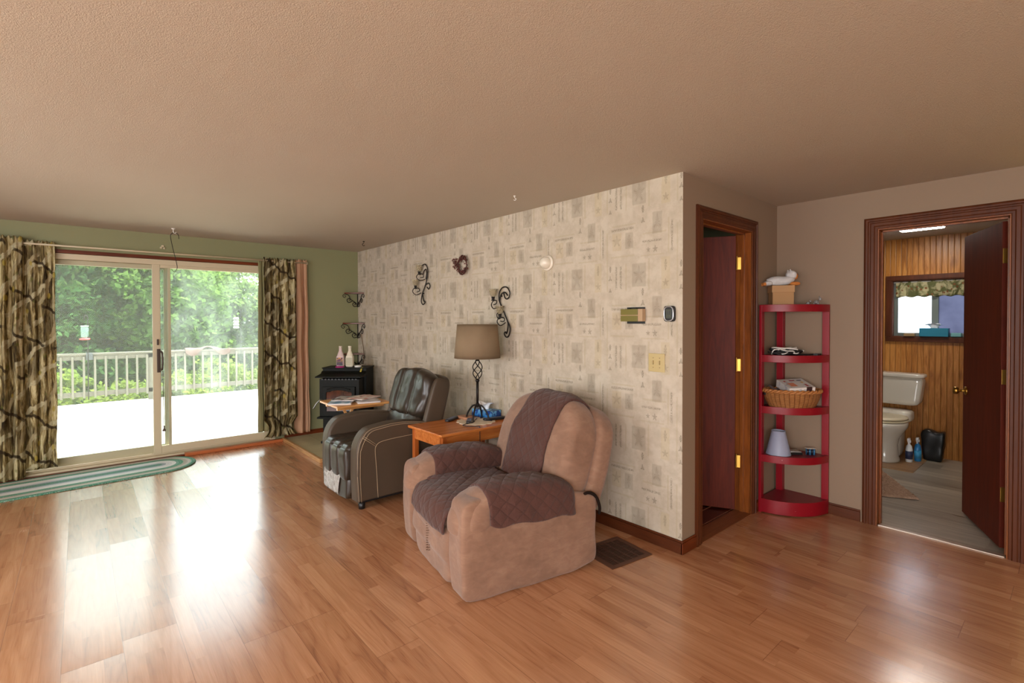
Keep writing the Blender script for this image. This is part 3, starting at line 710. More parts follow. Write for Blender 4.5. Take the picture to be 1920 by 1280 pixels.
grove([(-6.6, 19, 8.5, 2.3, 'spruce'), (-4.9, 21, 7.8, 2.5, 'leaf'), (-3.6, 18.5, 7.2, 2.3, 'spruce'), (-2.0, 21.5, 7.9, 2.8, 'spruce'), (-.6, 19.5, 6.6, 2.1, 'leaf'), (.9, 23.5, 7.4, 2.6, 'spruce'), (-8.8, 20, 8.5, 2.8, 'leaf'), (-3.0, 25.5, 8.4, 3.0, 'leaf'), (0.4, 27.5, 7.6, 3, 'leaf')],
      {'spruce': 'spruce_tree', 'leaf': 'leafy_tree'}, '{k} tree beyond the deck, {o} of its kind', {'spruce': 'evergreens beyond the deck', 'leaf': 'leafy trees beyond the deck'}, 17000, .05, .10)
grove([(2.2, 21, 5.6, 2.2, 'light'), (4.4, 20, 4.5, 2.0, 'light'), (6.4, 23, 4.6, 2.4, 'light'), (8.9, 22, 6.0, 2.6, 'light'), (11.5, 20, 7, 2.8, 'light')],
      {'light': 'young_tree'}, 'short {k} tree beyond the deck, {o} of its kind', {'light': G2}, 12000, .08, .095)
grove([(x, y, h, r, 'bushy') for (x, y, h, r) in [(-4.4, 13.4, 1.75, .9), (-3.1, 12.9, 1.95, .8), (-1.9, 13.6, 1.6, .8), (-.9, 13.0, 1.7, .75), (.3, 14.2, 2.0, .9), (1.5, 13.6, 1.8, .9), (2.9, 14.6, 2.3, 1.0), (4.6, 14.4, 2.4, 1.0)]],
      {'bushy': 'leafy_bush'}, 'yellow-green bush just beyond the deck railing, {o} of the bushes', {'bushy': G3}, 4200, 0, .055)
g = G('undergrowth_ground', .95, .1); p = g.geo(); g.set('Base Color', g.mix(g.noise(p, .8, 5, .6), (70, 92, 44), (140, 158, 80))); g.bump(g.noise(p, 3, 4), 1, .2)
b = bm_new(); sheet(b, lambda u, v: Vector((-45+90*u, 4.9+60*v, GZ+.5*noise.noise(Vector((u*14, v*12, 0)))+max(0, v-.35)*4)), 60, 40)
struct('ground', b, g, smooth=True)

# ------------------------------------------------------------------ curtains
g = G('camouflage_cloth', .85, .15); p = g.co(); x, y, z = g.sep(p)
uvx, uvy, _ = g.sep(g.co('UV'))
q = g.comb(uvx, uvy, 0)
bark = g.noise(g.comb(g.m_('MULTIPLY', uvx, 20), g.m_('MULTIPLY', uvy, 2.6), 0), 1.3, 6, .7, .6)
c = g.ramp(bark, [(.32, (30, 24, 15)), (.43, (84, 70, 44)), (.51, (144, 126, 82)), (.60, (212, 200, 156)), (.72, (104, 86, 52))])
big = g.noise(g.comb(g.m_('MULTIPLY', uvx, 3.2), g.m_('MULTIPLY', uvy, 1.4), 5), 1.7, 3, .5)
c = g.mix(g.mr(big, .48, .60, 0, .6), c, (44, 33, 22))
def branch(ang, sc_, off, lo, hi, colr, c, k=.9):
    s, co_ = math.sin(ang), math.cos(ang)
    a = g.m_('ADD', g.m_('MULTIPLY', uvx, co_), g.m_('MULTIPLY', uvy, s)); bb = g.m_('ADD', g.m_('MULTIPLY', uvx, -s), g.m_('MULTIPLY', uvy, co_))
    bb = g.m_('ADD', bb, g.m_('MULTIPLY', g.noise(g.comb(g.m_('MULTIPLY', a, 3), off, 0), 2, 3), .16))
    ce = g.m_('FLOOR', g.m_('MULTIPLY', bb, sc_)); fr_ = g.m_('ABSOLUTE', g.m_('SUBTRACT', g.m_('FRACT', g.m_('MULTIPLY', bb, sc_)), .5))
    seg = g.noise(g.comb(g.m_('MULTIPLY', a, 4), g.m_('MULTIPLY', ce, 7.3), off), 1.2, 1)
    mk = g.m_('MULTIPLY', g.mr(fr_, lo, hi, 1, 0), g.mr(seg, .38, .44))
    tx = g.mix(g.noise(g.comb(g.m_('MULTIPLY', a, 14), g.m_('MULTIPLY', bb, 120), 0), 1, 3), colr, tuple(int(v_*.62) for v_ in colr))
    return g.mix(g.m_('MULTIPLY', mk, k), c, tx)
c = branch(.55, 4.5, 2, .08, .115, (222, 210, 170), c); c = branch(1.05, 3.8, 7, .06, .09, (200, 184, 142), c); c = branch(-.4, 3.0, 4, .03, .05, (60, 46, 30), c)
lf = g.vor(g.comb(uvx, g.m_('MULTIPLY', uvy, .7), 0), 7.5)
c = g.mix(g.mr(lf, .12, .17, .8, 0), c, (170, 150, 70))
c = g.mix(g.mr(g.vor(g.comb(uvx, uvy, 3), 11), .1, .2, .5, 0), c, (96, 108, 44))
g.set('Base Color', c)
tr = g.n('ShaderNodeBsdfTranslucent', {'Color': c}); g.t.links.new(g.n('ShaderNodeMixShader', (.18, g.b.outputs[0], tr)), g.out.inputs[0]); MAT['camo'] = g
g = G('tan_curtain_cloth', .8, .15, 0); g.set('Base Color', g.mix(g.noise(g.co(), 4, 2), (196, 152, 120), (206, 164, 132)))
tr = g.n('ShaderNodeBsdfTranslucent', {'Color': lin((206, 160, 124))}); g.t.links.new(g.n('ShaderNodeMixShader', (.2, g.b.outputs[0], tr)), g.out.inputs[0]); MAT['tancloth'] = g
def curtain(label, name, x0, x1, z0, z1, y0, folds, amp, mat, seed, widen=0, tail=0, ruffle=.0):
    t = thing(name, label, 'curtain', ((x0+x1)/2, y0, 0), 0, None)
    w = x1-x0; b = bm_new(); cx = w/2
    def f(u, v):           # v 0 top .. 1 bottom
        xx = (u-.5)*w*(1+widen*v); ph = u*folds*2*PI+seed+.8*math.sin(u*7+seed)+.35*math.sin(v*3+u*5)
        a = amp*(.45+.55*min(1, v*4)); yy = a*math.sin(ph)+a*.35*math.sin(2.3*ph+seed)
        zz = z1+(z0-z1)*v
        if v < .035: zz += .01*math.sin(u*folds*17)*(1-v/.035)+.006*noise.noise(Vector((u*60, seed, 0)))
        if tail and v > .9: xx += tail*math.sin((v-.9)/.1*PI)*(.5-u)*.6; yy += .02*math.sin(u*23)*(v-.9)*10
        xx += .012*noise.noise(Vector((u*3, v*5, seed)))
        return Vector((xx, yy, zz))
    sheet(b, f, int(40*folds), 70, uv=lambda u, v: ((x0+w*u)*1.7+seed, 2.3-2.1*v))
    O('cloth', b, mat, t, smooth=True, solid=.003)
    return t
curtain('camouflage print curtain hanging in front at the far left edge of the room', 'curtain', -3.62, -3.105, .03, 2.145, YG-.10, 5, .028, MAT['camo'], .4, .0)
curtain('camouflage print curtain next to the glass on the left side of the sliding door', 'curtain', -3.18, -2.90, .085, 2.125, YG-.062, 3.2, .016, MAT['camo'], 2.1, .02)
curtain('camouflage print curtain gathered at the right side of the sliding door', 'curtain', -1.155, -.80, .075, 2.125, YG-.085, 4.5, .026, MAT['camo'], 5.3, .06, .18)
curtain('plain tan curtain panel on the right beside the camouflage one', 'curtain', -.795, -.665, .07, 2.135, YG-.045, 1.6, .024, MAT['tancloth'], 1.0, .35)
curtain('thin pale olive lining panel peeking out left of the gathered camouflage curtain', 'curtain_lining', -1.20, -1.10, .14, 2.09, YG-.035, 1.5, .012, plain('olive_lining', (128, 122, 84), .85), 3.0, .28)
rod = thing('curtain_rod', 'thin curtain rod above the sliding door', 'curtain rod', (0, YG-.075, 2.098))
b = bm_new(); tube(b, [(-3.75, 0, 0), (-.66, 0, 0)], .0085, 8); O('rod', b, MAT['almond'], rod, smooth=True)
for xx in (-3.72, -.67): O('bracket', boxes((xx-.01, xx+.01, -.004, .073, -.012, .012)), MAT['almond'], rod)

# braided oval rug
g = G('braided_rug', .9, .15); x, y, z = g.sep(g.co())
dx = g.m_('MAXIMUM', g.m_('SUBTRACT', g.m_('ABSOLUTE', x), .60), 0); d = g.m_('SQRT', g.m_('ADD', g.m_('MULTIPLY', dx, dx), g.m_('MULTIPLY', y, y)))
dn = g.m_('DIVIDE', d, .31)
side = g.noise(g.comb(x, 0, 0), 2.2, 1)
rr = g.ramp(dn, [(0, (70, 140, 116)), (.10, (150, 166, 176)), (.2, (226, 226, 226)), (.36, (236, 236, 232)), (.47, (96, 152, 130)), (.56, (52, 140, 104)), (.66, (180, 170, 156)), (.76, (206, 200, 190)), (.86, (74, 146, 118)), (.93, (48, 118, 92))], True)
sp = g.noise(g.sc(g.co(), (1, 1, 1)), 170, 2); rr = g.mix(g.mr(sp, .45, .6, .0, .35), rr, (230, 235, 225)); g.set('Base Color', rr)
g.bump(g.m_('ADD', g.m_('ABSOLUTE', g.m_('SINE', g.m_('MULTIPLY', dn, 44))), g.m_('MULTIPLY', sp, .6)), .6, .006)
b = bm_new(); pts = []
for k in range(64):
    a = 2*PI*k/64; pts.append((math.cos(a)*.31+(.60 if math.cos(a) > 0 else -.60), math.sin(a)*.31))
prism(b, pts, 0, .012, 'z')
tag(O('braided_rug', b, g, bevel=.004), 'oval braided rug in green, grey and cream in front of the sliding door', 'rug')
o = bpy.data.objects['braided_rug']; o.location = (-2.77, 4.27, .0); o.rotation_euler = (0, 0, R(4))

# hearth pad with pine edging and the stove
hp = thing('hearth_pad', 'beige tiled hearth pad with pale pine edging under the black stove', 'hearth pad', (0, 0, 0))
g = G('hearth_tile', .5, .4); x, y, z = g.sep(g.geo())
fx = g.m_('FRACT', g.m_('DIVIDE', g.m_('ADD', x, 5), .31)); fy = g.m_('FRACT', g.m_('DIVIDE', y, .31))
gr = g.m_('MAXIMUM', g.m_('LESS_THAN', fx, .02), g.m_('LESS_THAN', fy, .02))
g.set('Base Color', g.mix(g.m_('MULTIPLY', gr, .5), g.mix(g.noise(g.geo(), 5, 4), (176, 162, 124), (198, 186, 148)), (120, 112, 90)))
O('tile_top', boxes((-.925, -.018, 3.40, YG-.018, .0, .030)), g, hp)
b = boxes((-.955, -.925, 3.37, YG-.02, 0, .040)); O('edging', b, MAT['pinelipy'], hp, bevel=.004)
b = boxes((-.925, -.018, 3.37, 3.40, 0, .040)); O('edging', b, MAT['pinelip'], hp, bevel=.004)

# ------------------------------------------------------------------ tan recliner (local +x is its front)
g = G('tan_microsuede', .92, .12); p = g.co()
n1 = g.noise(p, 5, 4, .6); n2 = g.noise(g.sc(p, (1, 1, 2)), 16, 3, .6, .6); n3 = g.noise(p, 420, 1)
f = g.m_('ADD', g.m_('MULTIPLY', n1, .6), g.m_('MULTIPLY', n2, .4))
g.set('Base Color', g.ramp(f, [(.30, (122, 92, 74)), (.5, (137, 104, 85)), (.70, (155, 121, 100))]))
g.set('Sheen Weight', .25); g.set('Sheen Roughness', .5)
g.bump(g.m_('ADD', g.m_('MULTIPLY', g.noise(p, 9, 3, .55, .8), 1.0), g.m_('MULTIPLY', n3, .02)), .3, .012); MAT['suede'] = g
MAT['seamdark'] = plain('dark_gap', (36, 26, 22), .9, .1)
rc = thing('recliner', 'large tan microsuede recliner with a brown quilted cover over it', 'recliner', (-.818, .798, 0), R(168.7))
RW = .475
body_bms = {}
def keep(name, bm, mat, **kw):
    global seat_bvh
    t_ = BVHTree.FromBMesh(bm); body_bms[name+str(len(body_bms))] = t_
    if name == 'seat_cushion': seat_bvh = t_
    return O(name, bm, mat, rc, smooth=True, **kw)
# side panels: profile in x-z, soft outside face
def side_panel(s):
    b = bm_new()
    def fn(v):
        # v in unit shape: bulge outward at mid height, lower rear corner cut, top falls to the rear
        x, y, z = v
        zz = 0
        if z > 0: zz = -.10*max(0, -x-.1)*z*1.2
        return (.012*math.sin((z+1)*1.6)-.0, s*(.010*math.sin((z+1)*1.5)*(1 if y*s > 0 else 0)+.006*noise.noise(Vector((x*2.2, z*2.2, s)))), zz+(.018*(x < -.7)*(z < -.5)*1.0))
    soft(b, (-.010, s*.388, .253), (.424, .088, .256), (18, 12, 20), 18, fn)
    jig(b, .006, 6, 2+s)
    return keep('side_panel', b, MAT['suede'], sub=1)
side_panel(1); side_panel(-1)
# padded arms, rolling over the front
def arm(s):
    b = bm_new()
    def fn(v):
        x, y, z = v
        dz = 0; dy = 0
        if x > .5: dz -= (x-.5)*.20*(1-.3*z)
        if x < -.4: dz -= (-.4-x)*.10
        dz += .012*math.cos(x*1.3)
        dz += .004*math.sin(x*26)*(1 if x > .55 else .2)
        return (.012*(1-y*y)-(.02*(z < -.3)), dy, dz)
    soft(b, (.055, s*.372, .470-.014*(s > 0)), (.375, .130, .082), (4.5, 2.5, 2.8), 18, fn)
    jig(b, .010, 8, 6+s)
    return keep('arm_pad', b, MAT['suede'], sub=1)
arm(1); arm(-1)
# seat cushion and footrest front
b = bm_new(); soft(b, (.10, 0, .305), (.335, .245, .110), (5, 7, 3.2), 16, lambda v: (0, 0, -.03*max(0, v[0]-.5)-.02*max(0, -v[0])+.012*(1-v[1]**2)*(1 if v[2] > 0 else 0))); jig(b, .008, 7, 4)
keep('seat_cushion', b, MAT['suede'], sub=1)
b = bm_new(); soft(b, (.345, 0, .160), (.068, .295, .163), (3.2, 8, 7), 14, lambda v: (.018*(v[2] > -.2)*(1-abs(v[2])), 0, 0)); jig(b, .008, 7, 9)
keep('footrest', b, MAT['suede'], sub=1)
b = bm_new(); box(b, -.36, .33, -.40, .40, .012, .06); O('base_frame', b, MAT['seamdark'], rc, bevel=.004)
# laced stitching down the middle of the footrest
b = bm_new()
for q in range(15):
    z = .09+q*.014; x = .432
    tube(b, [(x-.012, -.02, z), (x+.001, -.006, z+.004), (x+.001, .008, z+.009), (x-.012, .02, z+.012)], .0022, 5)
st = O('laced_stitching', b, plain('brown_lace', (112, 82, 62), .8), rc, smooth=True); st['label'] = 'mended lacing on the footrest'
# backrest: outer shell, then the tall cushion
lean = R(19)
def lean_mx(x0, z0): return Matrix.Translation((x0, 0, z0)) @ Matrix.Rotation(-lean, 4, 'Y')
b = bm_new()
soft(b, (-.055, 0, .335), (.085, .445, .345), (4, 5, 5), 18, lambda v: (-.02*(1-v[1]**2), -v[1]*.035*max(0, v[2]), -.05*abs(v[1])**3*max(0, v[2])), mx=lean_mx(-.335, .245)); jig(b, .006, 6, 12)
keep('back_shell', b, MAT['suede'], sub=1)
b = bm_new()
def bfn(v):
    x, y, z = v
    return (.035*math.cos(z*1.3)*(x > 0)+.018*math.sin(z*5)*(x > 0)*.4, -y*.05*max(0, z)**2, -.075*abs(y)**3*max(0, z))
soft(b, (.045, 0, .335), (.115, .425, .365), (3.2, 4.5, 4.2), 22, bfn, mx=lean_mx(-.305, .255)); jig(b, .016, 5, 20); jig(b, .005, 16, 21)
keep('back_cushion', b, MAT['suede'], sub=1)
for s in (1, -1):
    b = bm_new(); tube(b, [(-.30, s*.462, .405), (-.36, s*.470, .43), (-.42, s*.470, .40), (-.455, s*.462, .33), (-.47, s*.44, .28)], .009, 8, 5); O('hinge_gap', b, MAT['seamdark'], rc, smooth=True)

# quilted cover lying on it
g = G('quilted_brown_cloth', .88, .15); u_, v_, _ = g.sep(g.co('UV'))
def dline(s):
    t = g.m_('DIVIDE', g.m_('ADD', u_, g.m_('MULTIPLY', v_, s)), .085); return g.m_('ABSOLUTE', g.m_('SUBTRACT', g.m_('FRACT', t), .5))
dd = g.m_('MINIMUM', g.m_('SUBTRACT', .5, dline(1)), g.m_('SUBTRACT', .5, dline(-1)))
puff = g.m_('POWER', g.mr(dd, 0, .30), .5)
wr = g.noise(g.sc(g.co(), (1, 1, 1)), 34, 4, .6, 1.2)
g.set('Base Color', g.mix(g.mr(dd, 0, .05, .45, 0), g.mix(g.noise(g.co(), 6, 3), (76, 49, 43), (92, 61, 53)), (52, 32, 27)))  # crease shade painted in: colour darkens along the quilting lines
g.set('Sheen Weight', .15)
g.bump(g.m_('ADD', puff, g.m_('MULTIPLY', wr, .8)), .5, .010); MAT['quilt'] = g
cv = thing('quilted_cover', 'dark brown quilted protective cover draped over the seat, arms and back of the tan recliner', 'recliner cover', (-.818, .798, 0), R(168.7))
trees_ = list(body_bms.values())
def hit(o, d, default=None, far=2.0, only=None):
    best = None; o = Vector(o); d = Vector(d).normalized()
    for kk_, t in body_bms.items():
        if only and not kk_.startswith(only): continue
        loc, nrm, idx, dist = t.ray_cast(o, d, far)
        if loc is not None and (best is None or dist < best[0]): best = (dist, loc)
    return best[1] if best else (Vector(default) if default is not None else None)
def drape(name, rows, off=.010, iters=4, wob=.004, seed=0):
    """rows: grid of Vectors already lying on the chair; smoothed, lifted along its normals"""
    P = np.array([[tuple(q) for q in r] for r in rows]); ni, nj, _ = P.shape
    for _ in range(iters):
        Q = P.copy(); Q[1:-1] = (P[1:-1]*2+P[:-2]+P[2:])/4; P = Q.copy(); P[:, 1:-1] = (Q[:, 1:-1]*2+Q[:, :-2]+Q[:, 2:])/4
    du = np.gradient(P, axis=0); dv = np.gradient(P, axis=1); Nn = np.cross(du, dv); Nn /= np.linalg.norm(Nn, axis=2)[..., None]+1e-9
    return P, Nn
def cover_piece(name, rows, flip, off, wob=.005, seed=0, iters=4):
    P, Nn = drape(name, rows, iters=iters); Nn = Nn*(-1 if flip else 1); ni, nj, _ = P.shape
    # arc-length texture coordinates
    U = np.concatenate([np.zeros((1, nj)), np.cumsum(np.linalg.norm(np.diff(P, axis=0), axis=2), 0)]).mean(1); V = np.concatenate([np.zeros((ni, 1)), np.cumsum(np.linalg.norm(np.diff(P, axis=1), axis=2), 1)], 1).mean(0)
    Q = P+Nn*off
    for i in range(ni):
        for j in range(nj):
            q = Vector(Q[i, j]); Q[i, j] += Nn[i, j]*wob*(noise.noise(q*9+Vector((seed, 0, 0)))+.6*noise.noise(q*22))
    b = bm_new(); Vv = [[b.verts.new(tuple(Q[i, j])) for j in range(nj)] for i in range(ni)]; lay = b.loops.layers.uv.verify()
    for i in range(ni-1):
        for j in range(nj-1):
            f = b.faces.new([Vv[i][j], Vv[i+1][j], Vv[i+1][j+1], Vv[i][j+1]])
            for lp, (a, c_) in zip(f.loops, ((i, j), (i+1, j), (i+1, j+1), (i, j+1))): lp[lay].uv = (U[a], V[c_])
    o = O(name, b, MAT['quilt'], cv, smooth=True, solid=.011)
    return o
def arm_cover(s):
    rows = []; nx, na = 44, 40
    for i in range(nx+1):
        x = -.30+.585*i/nx; row = []
        for j in range(na+1):
            t = j/na
            if t < .7:
                a = R(190-190*(t/.7)); C = Vector((x, s*.372, .455)); d = Vector((0, s*math.cos(a), math.sin(a)))
                q = hit(C+d*.6, -d, C+d*.1, only='arm_pad'); row.append(q)
            else:
                top = row[int(.7*na)-1]; k = (t-.7)/.3; drop = (.125+.008*math.sin(i*.35)-.035*i/nx)*(1-.15*max(0, abs(i/nx-.5)*2-.9)/.1)
                row.append(Vector((x+.0, top.y+s*(.006+.012*k+.006*math.sin(i*.5)*k), top.z-drop*k)))
        rows.append(row)
    return cover_piece('arm_cover', rows, s < 0, .009, .006, 3+s)
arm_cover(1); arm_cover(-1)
rows = []
for i in range(45):          # seat panel from the back crease over the front edge
    t = i/44; row = []
    for j in range(31):
        y = -.262+.524*j/30
        if t < .62:
            x = -.14+.49*(t/.62); q = seat_bvh.ray_cast(Vector((x, max(-.2, min(.2, y)), 1.2)), Vector((0, 0, -1)), 2)[0]
            row.append(Vector((x, y, q.z+.02*(abs(y)/.26)**6 if q else .44)))
        else:
            a = R(90-98*((t-.62)/.38)); C = Vector((.300, max(-.2, min(.2, y)), .30)); d = Vector((math.cos(a), 0, math.sin(a)))
            q = hit(C+d*.5, -d, C+d*.13); row.append(Vector((q.x, y, q.z)))
    rows.append(row)
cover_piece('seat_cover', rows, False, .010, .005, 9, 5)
rows = []
for i in range(61):          # back strip from the crease up and over the top
    t = i/60; a = R(-62+200*t); row = []
    for j in range(25):
        y = (-.215+.43*j/24)*(1-.10*t)+.035*t+.02
        C = Vector((-.33, y, .66)); d = Vector((math.cos(a), 0, math.sin(a)*1.0))
        row.append(hit(C+d*.8, -d, C+d*.2, only='back'))
    rows.append(row)
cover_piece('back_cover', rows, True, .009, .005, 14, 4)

# ------------------------------------------------------------------ brown leather recliner (faces -x)
g = G('brown_leather', .32, .5); p = g.co(); n1 = g.noise(p, 3.2, 3, .5)
g.set('Base Color', g.mix(n1, (40, 31, 24), (56, 45, 35))); g.set('Roughness', g.mr(g.noise(p, 8, 3), .3, .7, .27, .38))
g.bump(g.m_('ADD', g.m_('MULTIPLY', g.noise(p, 9, 2, .5, .8), 1.0), g.m_('MULTIPLY', g.vor(p, 260), .03)), .14, .006); MAT['leather'] = g
g = G('brown_leather_side', .5, .4); p = g.co(); g.set('Base Color', g.mix(g.noise(p, 3, 3), (70, 57, 45), (84, 70, 56))); g.bump(g.vor(p, 240), .15, .002); MAT['leather2'] = g
MAT['thread'] = plain('tan_thread', (176, 154, 124), .8)
lr = thing('leather_recliner', 'dark brown leather recliner with pale stitching and a torn plastic-wrapped footrest', 'recliner', (-.83, 2.285, 0), R(180))
def arm_prof(off=0.0):
    pts = [(-.36, .06), (.362, .06), (.372, .25), (.37, .40)]
    for k in range(1, 9):
        a = R(k*90/9); pts.append((.225+.145*math.cos(a), .405+.20*math.sin(a)))
    pts += [(.20, .608), (.10, .620), (0, .620), (-.10, .610), (-.20, .592), (-.32, .565), (-.38, .50)]
    return [(x-off*0, z) for x, z in pts]
for s in (1, -1):
    b = bm_new(); pr = arm_prof()
    # layered extrusion: a soft shoulder on both faces
    ys = [.225, .232, .245, .33, .343, .350]; ins = [.020, .006, 0, 0, .006, .020]; cx, cz = -.0, .33
    rings = []
    for y_, i_ in zip(ys, ins):
        rings.append([b.verts.new((x-(x-cx)/abs(x-cx+1e-6)*i_*.8 if abs(x) > .2 else x, s*y_, z-(i_ if z > .3 else -i_*.5))) for x, z in pr])
    n_ = len(pr)
    for A, B in zip(rings, rings[1:]):
        for k in range(n_): b.faces.new((A[k], A[(k+1) % n_], B[(k+1) % n_], B[k]))
    b.faces.new(rings[0]); b.faces.new(rings[-1])
    O('arm', b, MAT['leather2'], lr, bevel=.012, seg=3, angle=25)
    b = bm_new()
    yo = s*.3515; pp = [(x, z) for x, z in pr[1:19]]
    tube(b, [(x-.030 if x > .3 else x-.022, yo, z-.020 if z > .45 else z) for x, z in pp[0:17]], .0018, 5)
    tube(b, [(x-.012 if x > .3 else x-.008, s*.346, z-.007 if z > .45 else z) for x, z in pp[0:17]], .0016, 5)
    tube(b, [(.318, yo, .535), (.27, yo, .50), (.222, yo, .462)], .0018, 5); tube(b, [(.310, yo, .545), (.262, yo, .510), (.214, yo, .472)], .0016, 5)
    tube(b, [(.20, yo, .065), (.213, yo, .30), (.222, yo, .42), (.214, yo, .462), (.18, yo, .486), (.10, yo, .496), (0, yo, .500), (-.20, yo, .504), (-.35, yo, .50)], .002, 5, 4)
    stt = O('stitching', b, MAT['thread'], lr, smooth=True); stt['label'] = 'pale tan stitching'
# seat with three channels, rolling down the front
b = bm_new()
for k in (-1, 0, 1):
    soft(b, (.12, k*.150, .385), (.275, .0775, .085), (6, 5.5, 3.6), 14, lambda v: (0, 0, -.012*(v[0] < 0)))
for k in (-1, 0, 1):
    soft(b, (.335, k*.150, .315), (.070, .0775, .130), (2.8, 5.5, 3.6), 14)
jig(b, .006, 9, 5); O('seat_cushion', b, MAT['leather'], lr, smooth=True, sub=1)
b = bm_new(); soft(b, (.335, 0, .135), (.055, .222, .092), (3, 9, 5), 12); jig(b, .005, 8, 6); O('footrest', b, MAT['leather'], lr, smooth=True, sub=1)
g = G('torn_clear_plastic', .18, .7); g.set('Base Color', g.mix(g.noise(g.sc(g.co(), (1, 1, .6)), 16, 3, .6, 2), (120, 112, 104), (236, 232, 228))); g.set('Metallic', .25); g.bump(g.noise(g.co(), 24, 4, .6, 2), .9, .02)
b = bm_new()
def pf(u, v):
    y = -.226+(.335-.05*v)*u; z = .225-.175*v+.01*math.sin(u*9)
    vx = 1-abs((z-.135)/.10)**5; return Vector((.335+.063*max(.0, vx)**(1/3.)+.004*noise.noise(Vector((u*8, v*8, 1))), y, z))
sheet(b, pf, 30, 18); o = O('plastic_wrap', b, g, lr, smooth=True, solid=.001); o['label'] = 'torn shiny plastic wrap'
b = boxes((-.34, .34, -.33, .33, .045, .075)); O('base_frame', b, MAT['black'], lr)
ft = None
for (x, y) in ((.315, .315), (.315, -.315), (-.31, .315), (-.31, -.315)):
    b = bm_new(); lathe(b, [(0, 0), (.022, 0), (.027, .05), (0, .05)], seg=12); o = O('foot', b, MAT['black'], lr, smooth=True); o.location = (x, y, 0)
l2 = R(17)
def lm(x0, z0): return Matrix.Translation((x0, 0, z0)) @ Matrix.Rotation(-l2, 4, 'Y')
b = bm_new(); soft(b, (-.06, 0, .29), (.055, .318, .31), (6, 7, 6), 14, lambda v: (0, -v[1]*.01*v[2], 0), mx=lm(-.245, .38)); O('back_shell', b, MAT['leather2'], lr, smooth=True, sub=1)
for s in (1, -1):
    b = bm_new(); soft(b, (.0, s*.312, .29), (.085, .028, .275), (5, 4, 5), 12, mx=lm(-.245, .38)); O('wing', b, MAT['leather2'], lr, smooth=True, sub=1)
b = bm_new()
def pil(v):
    x, y, z = v; r = .018*math.cos(y*3*PI)**2*0
    ch = -.020*math.exp(-((abs(y)-.36)/.05)**2)*(x > 0)
    return (ch+.016*math.cos(y*1.4)*(x > 0), 0, .010*math.cos(y*1.5)*(z > 0))
soft(b, (.055, 0, .400), (.085, .300, .205), (2.8, 4.5, 3.6), 22, pil, mx=lm(-.245, .38)); jig(b, .012, 7, 31); jig(b, .006, 18, 33)
O('head_pillow', b, MAT['leather'], lr, smooth=True, sub=1)
b = bm_new(); soft(b, (.045, 0, .115), (.080, .290, .120), (2.8, 4.5, 3.2), 18, lambda v: (.01*math.cos(v[1]*2), 0, 0), mx=lm(-.245, .38)); jig(b, .012, 7, 35); jig(b, .004, 18, 36)
O('lumbar_pillow', b, MAT['leather'], lr, smooth=True, sub=1)
b = bm_new()
for s in (-1, 1):
    pts = []
    for k in range(12):
        z = .22+.36*k/11; x = .132-.018*(((z-.40)/.2)**4)
        pts.append(lm(-.245, .38) @ Vector((x+.004, s*.110, z)))
    tube(b, pts, .0022, 5, 3)
o = O('pillow_seam', b, plain('dark_seam', (30, 25, 20), .6), lr, smooth=True)

# ------------------------------------------------------------------ end table, lamp and the things on it
MAT['honey'] = wood('honey_pine', (160, 84, 36), (202, 120, 58), (220, 144, 78), rough=.22, scale=1.2, axis=0)
MAT['honeyv'] = wood('honey_pine_leg', (140, 66, 22), (180, 96, 40), (200, 118, 56), rough=.3, scale=1.2, axis=2)
TZ = .585
et = thing('end_table', 'honey-coloured pine end table between the two recliners', 'table', (-.46, 1.69, 0))
O('tabletop', boxes((-.318, .440, -.245, .242, TZ-.022, TZ)), MAT['honey'], et, bevel=.006, seg=3)
O('apron', boxes((-.285, .410, -.215, -.197, TZ-.105, TZ-.022), (-.285, .410, .195, .213, TZ-.105, TZ-.022), (-.285, -.267, -.197, .195, TZ-.105, TZ-.022), (.392, .410, -.197, .195, TZ-.105, TZ-.022)), MAT['honey'], et, bevel=.002)
for x in (-.27, .395):
    for y in (-.2, .2): O('leg', boxes((x-.019, x+.019, y-.019, y+.019, 0, TZ-.022)), MAT['honeyv'], et, bevel=.003)
LX, LY = -.255, 1.705
dy = bm_new()
n_ = 72; prf = [(math.cos(2*PI*k/n_)*(.155+.008*math.cos(14*2*PI*k/n_)), math.sin(2*PI*k/n_)*(.155+.008*math.cos(14*2*PI*k/n_))) for k in range(n_)]
prism(dy, prf, 0, .003, 'z'); tag(O('doily', dy, plain('cream_lace', (222, 206, 180), .9, bump=(90, .6, .004))), 'cream scalloped doily under the lamp on the end table', 'doily').location = (LX-.03, LY-.02, TZ)
lp = thing('table_lamp', 'black wrought iron table lamp with a tan drum shade on the end table', 'lamp', (LX, LY, TZ+.003))
b = bm_new()
lathe(b, [(0, .13), (.011, .13), (.011, .32), (0, .32)], seg=12); lathe(b, [(0, .105), (.014, .11), (.019, .125), (.014, .14), (0, .145)], seg=14); lathe(b, [(0, .312), (.013, .315), (.019, .328), (.013, .341), (0, .344)], seg=14)
lathe(b, [(0, .49), (.012, .49), (.016, .505), (.03, .512), (.03, .518), (.012, .52), (.010, .60), (0, .60)], seg=14)
O('stem', b, MAT['iron'], lp, smooth=True)
b = bm_new()
for k in range(4):
    pts = []
    for q in range(17):
        t = q/16; a = k*PI/2+t*PI*1.15; r = .012+.030*math.sin(t*PI)**.9; pts.append((math.cos(a)*r, math.sin(a)*r, .335+.165*t))
    tube(b, pts, .0042, 7)
O('twisted_cage', b, MAT['iron'], lp, smooth=True)
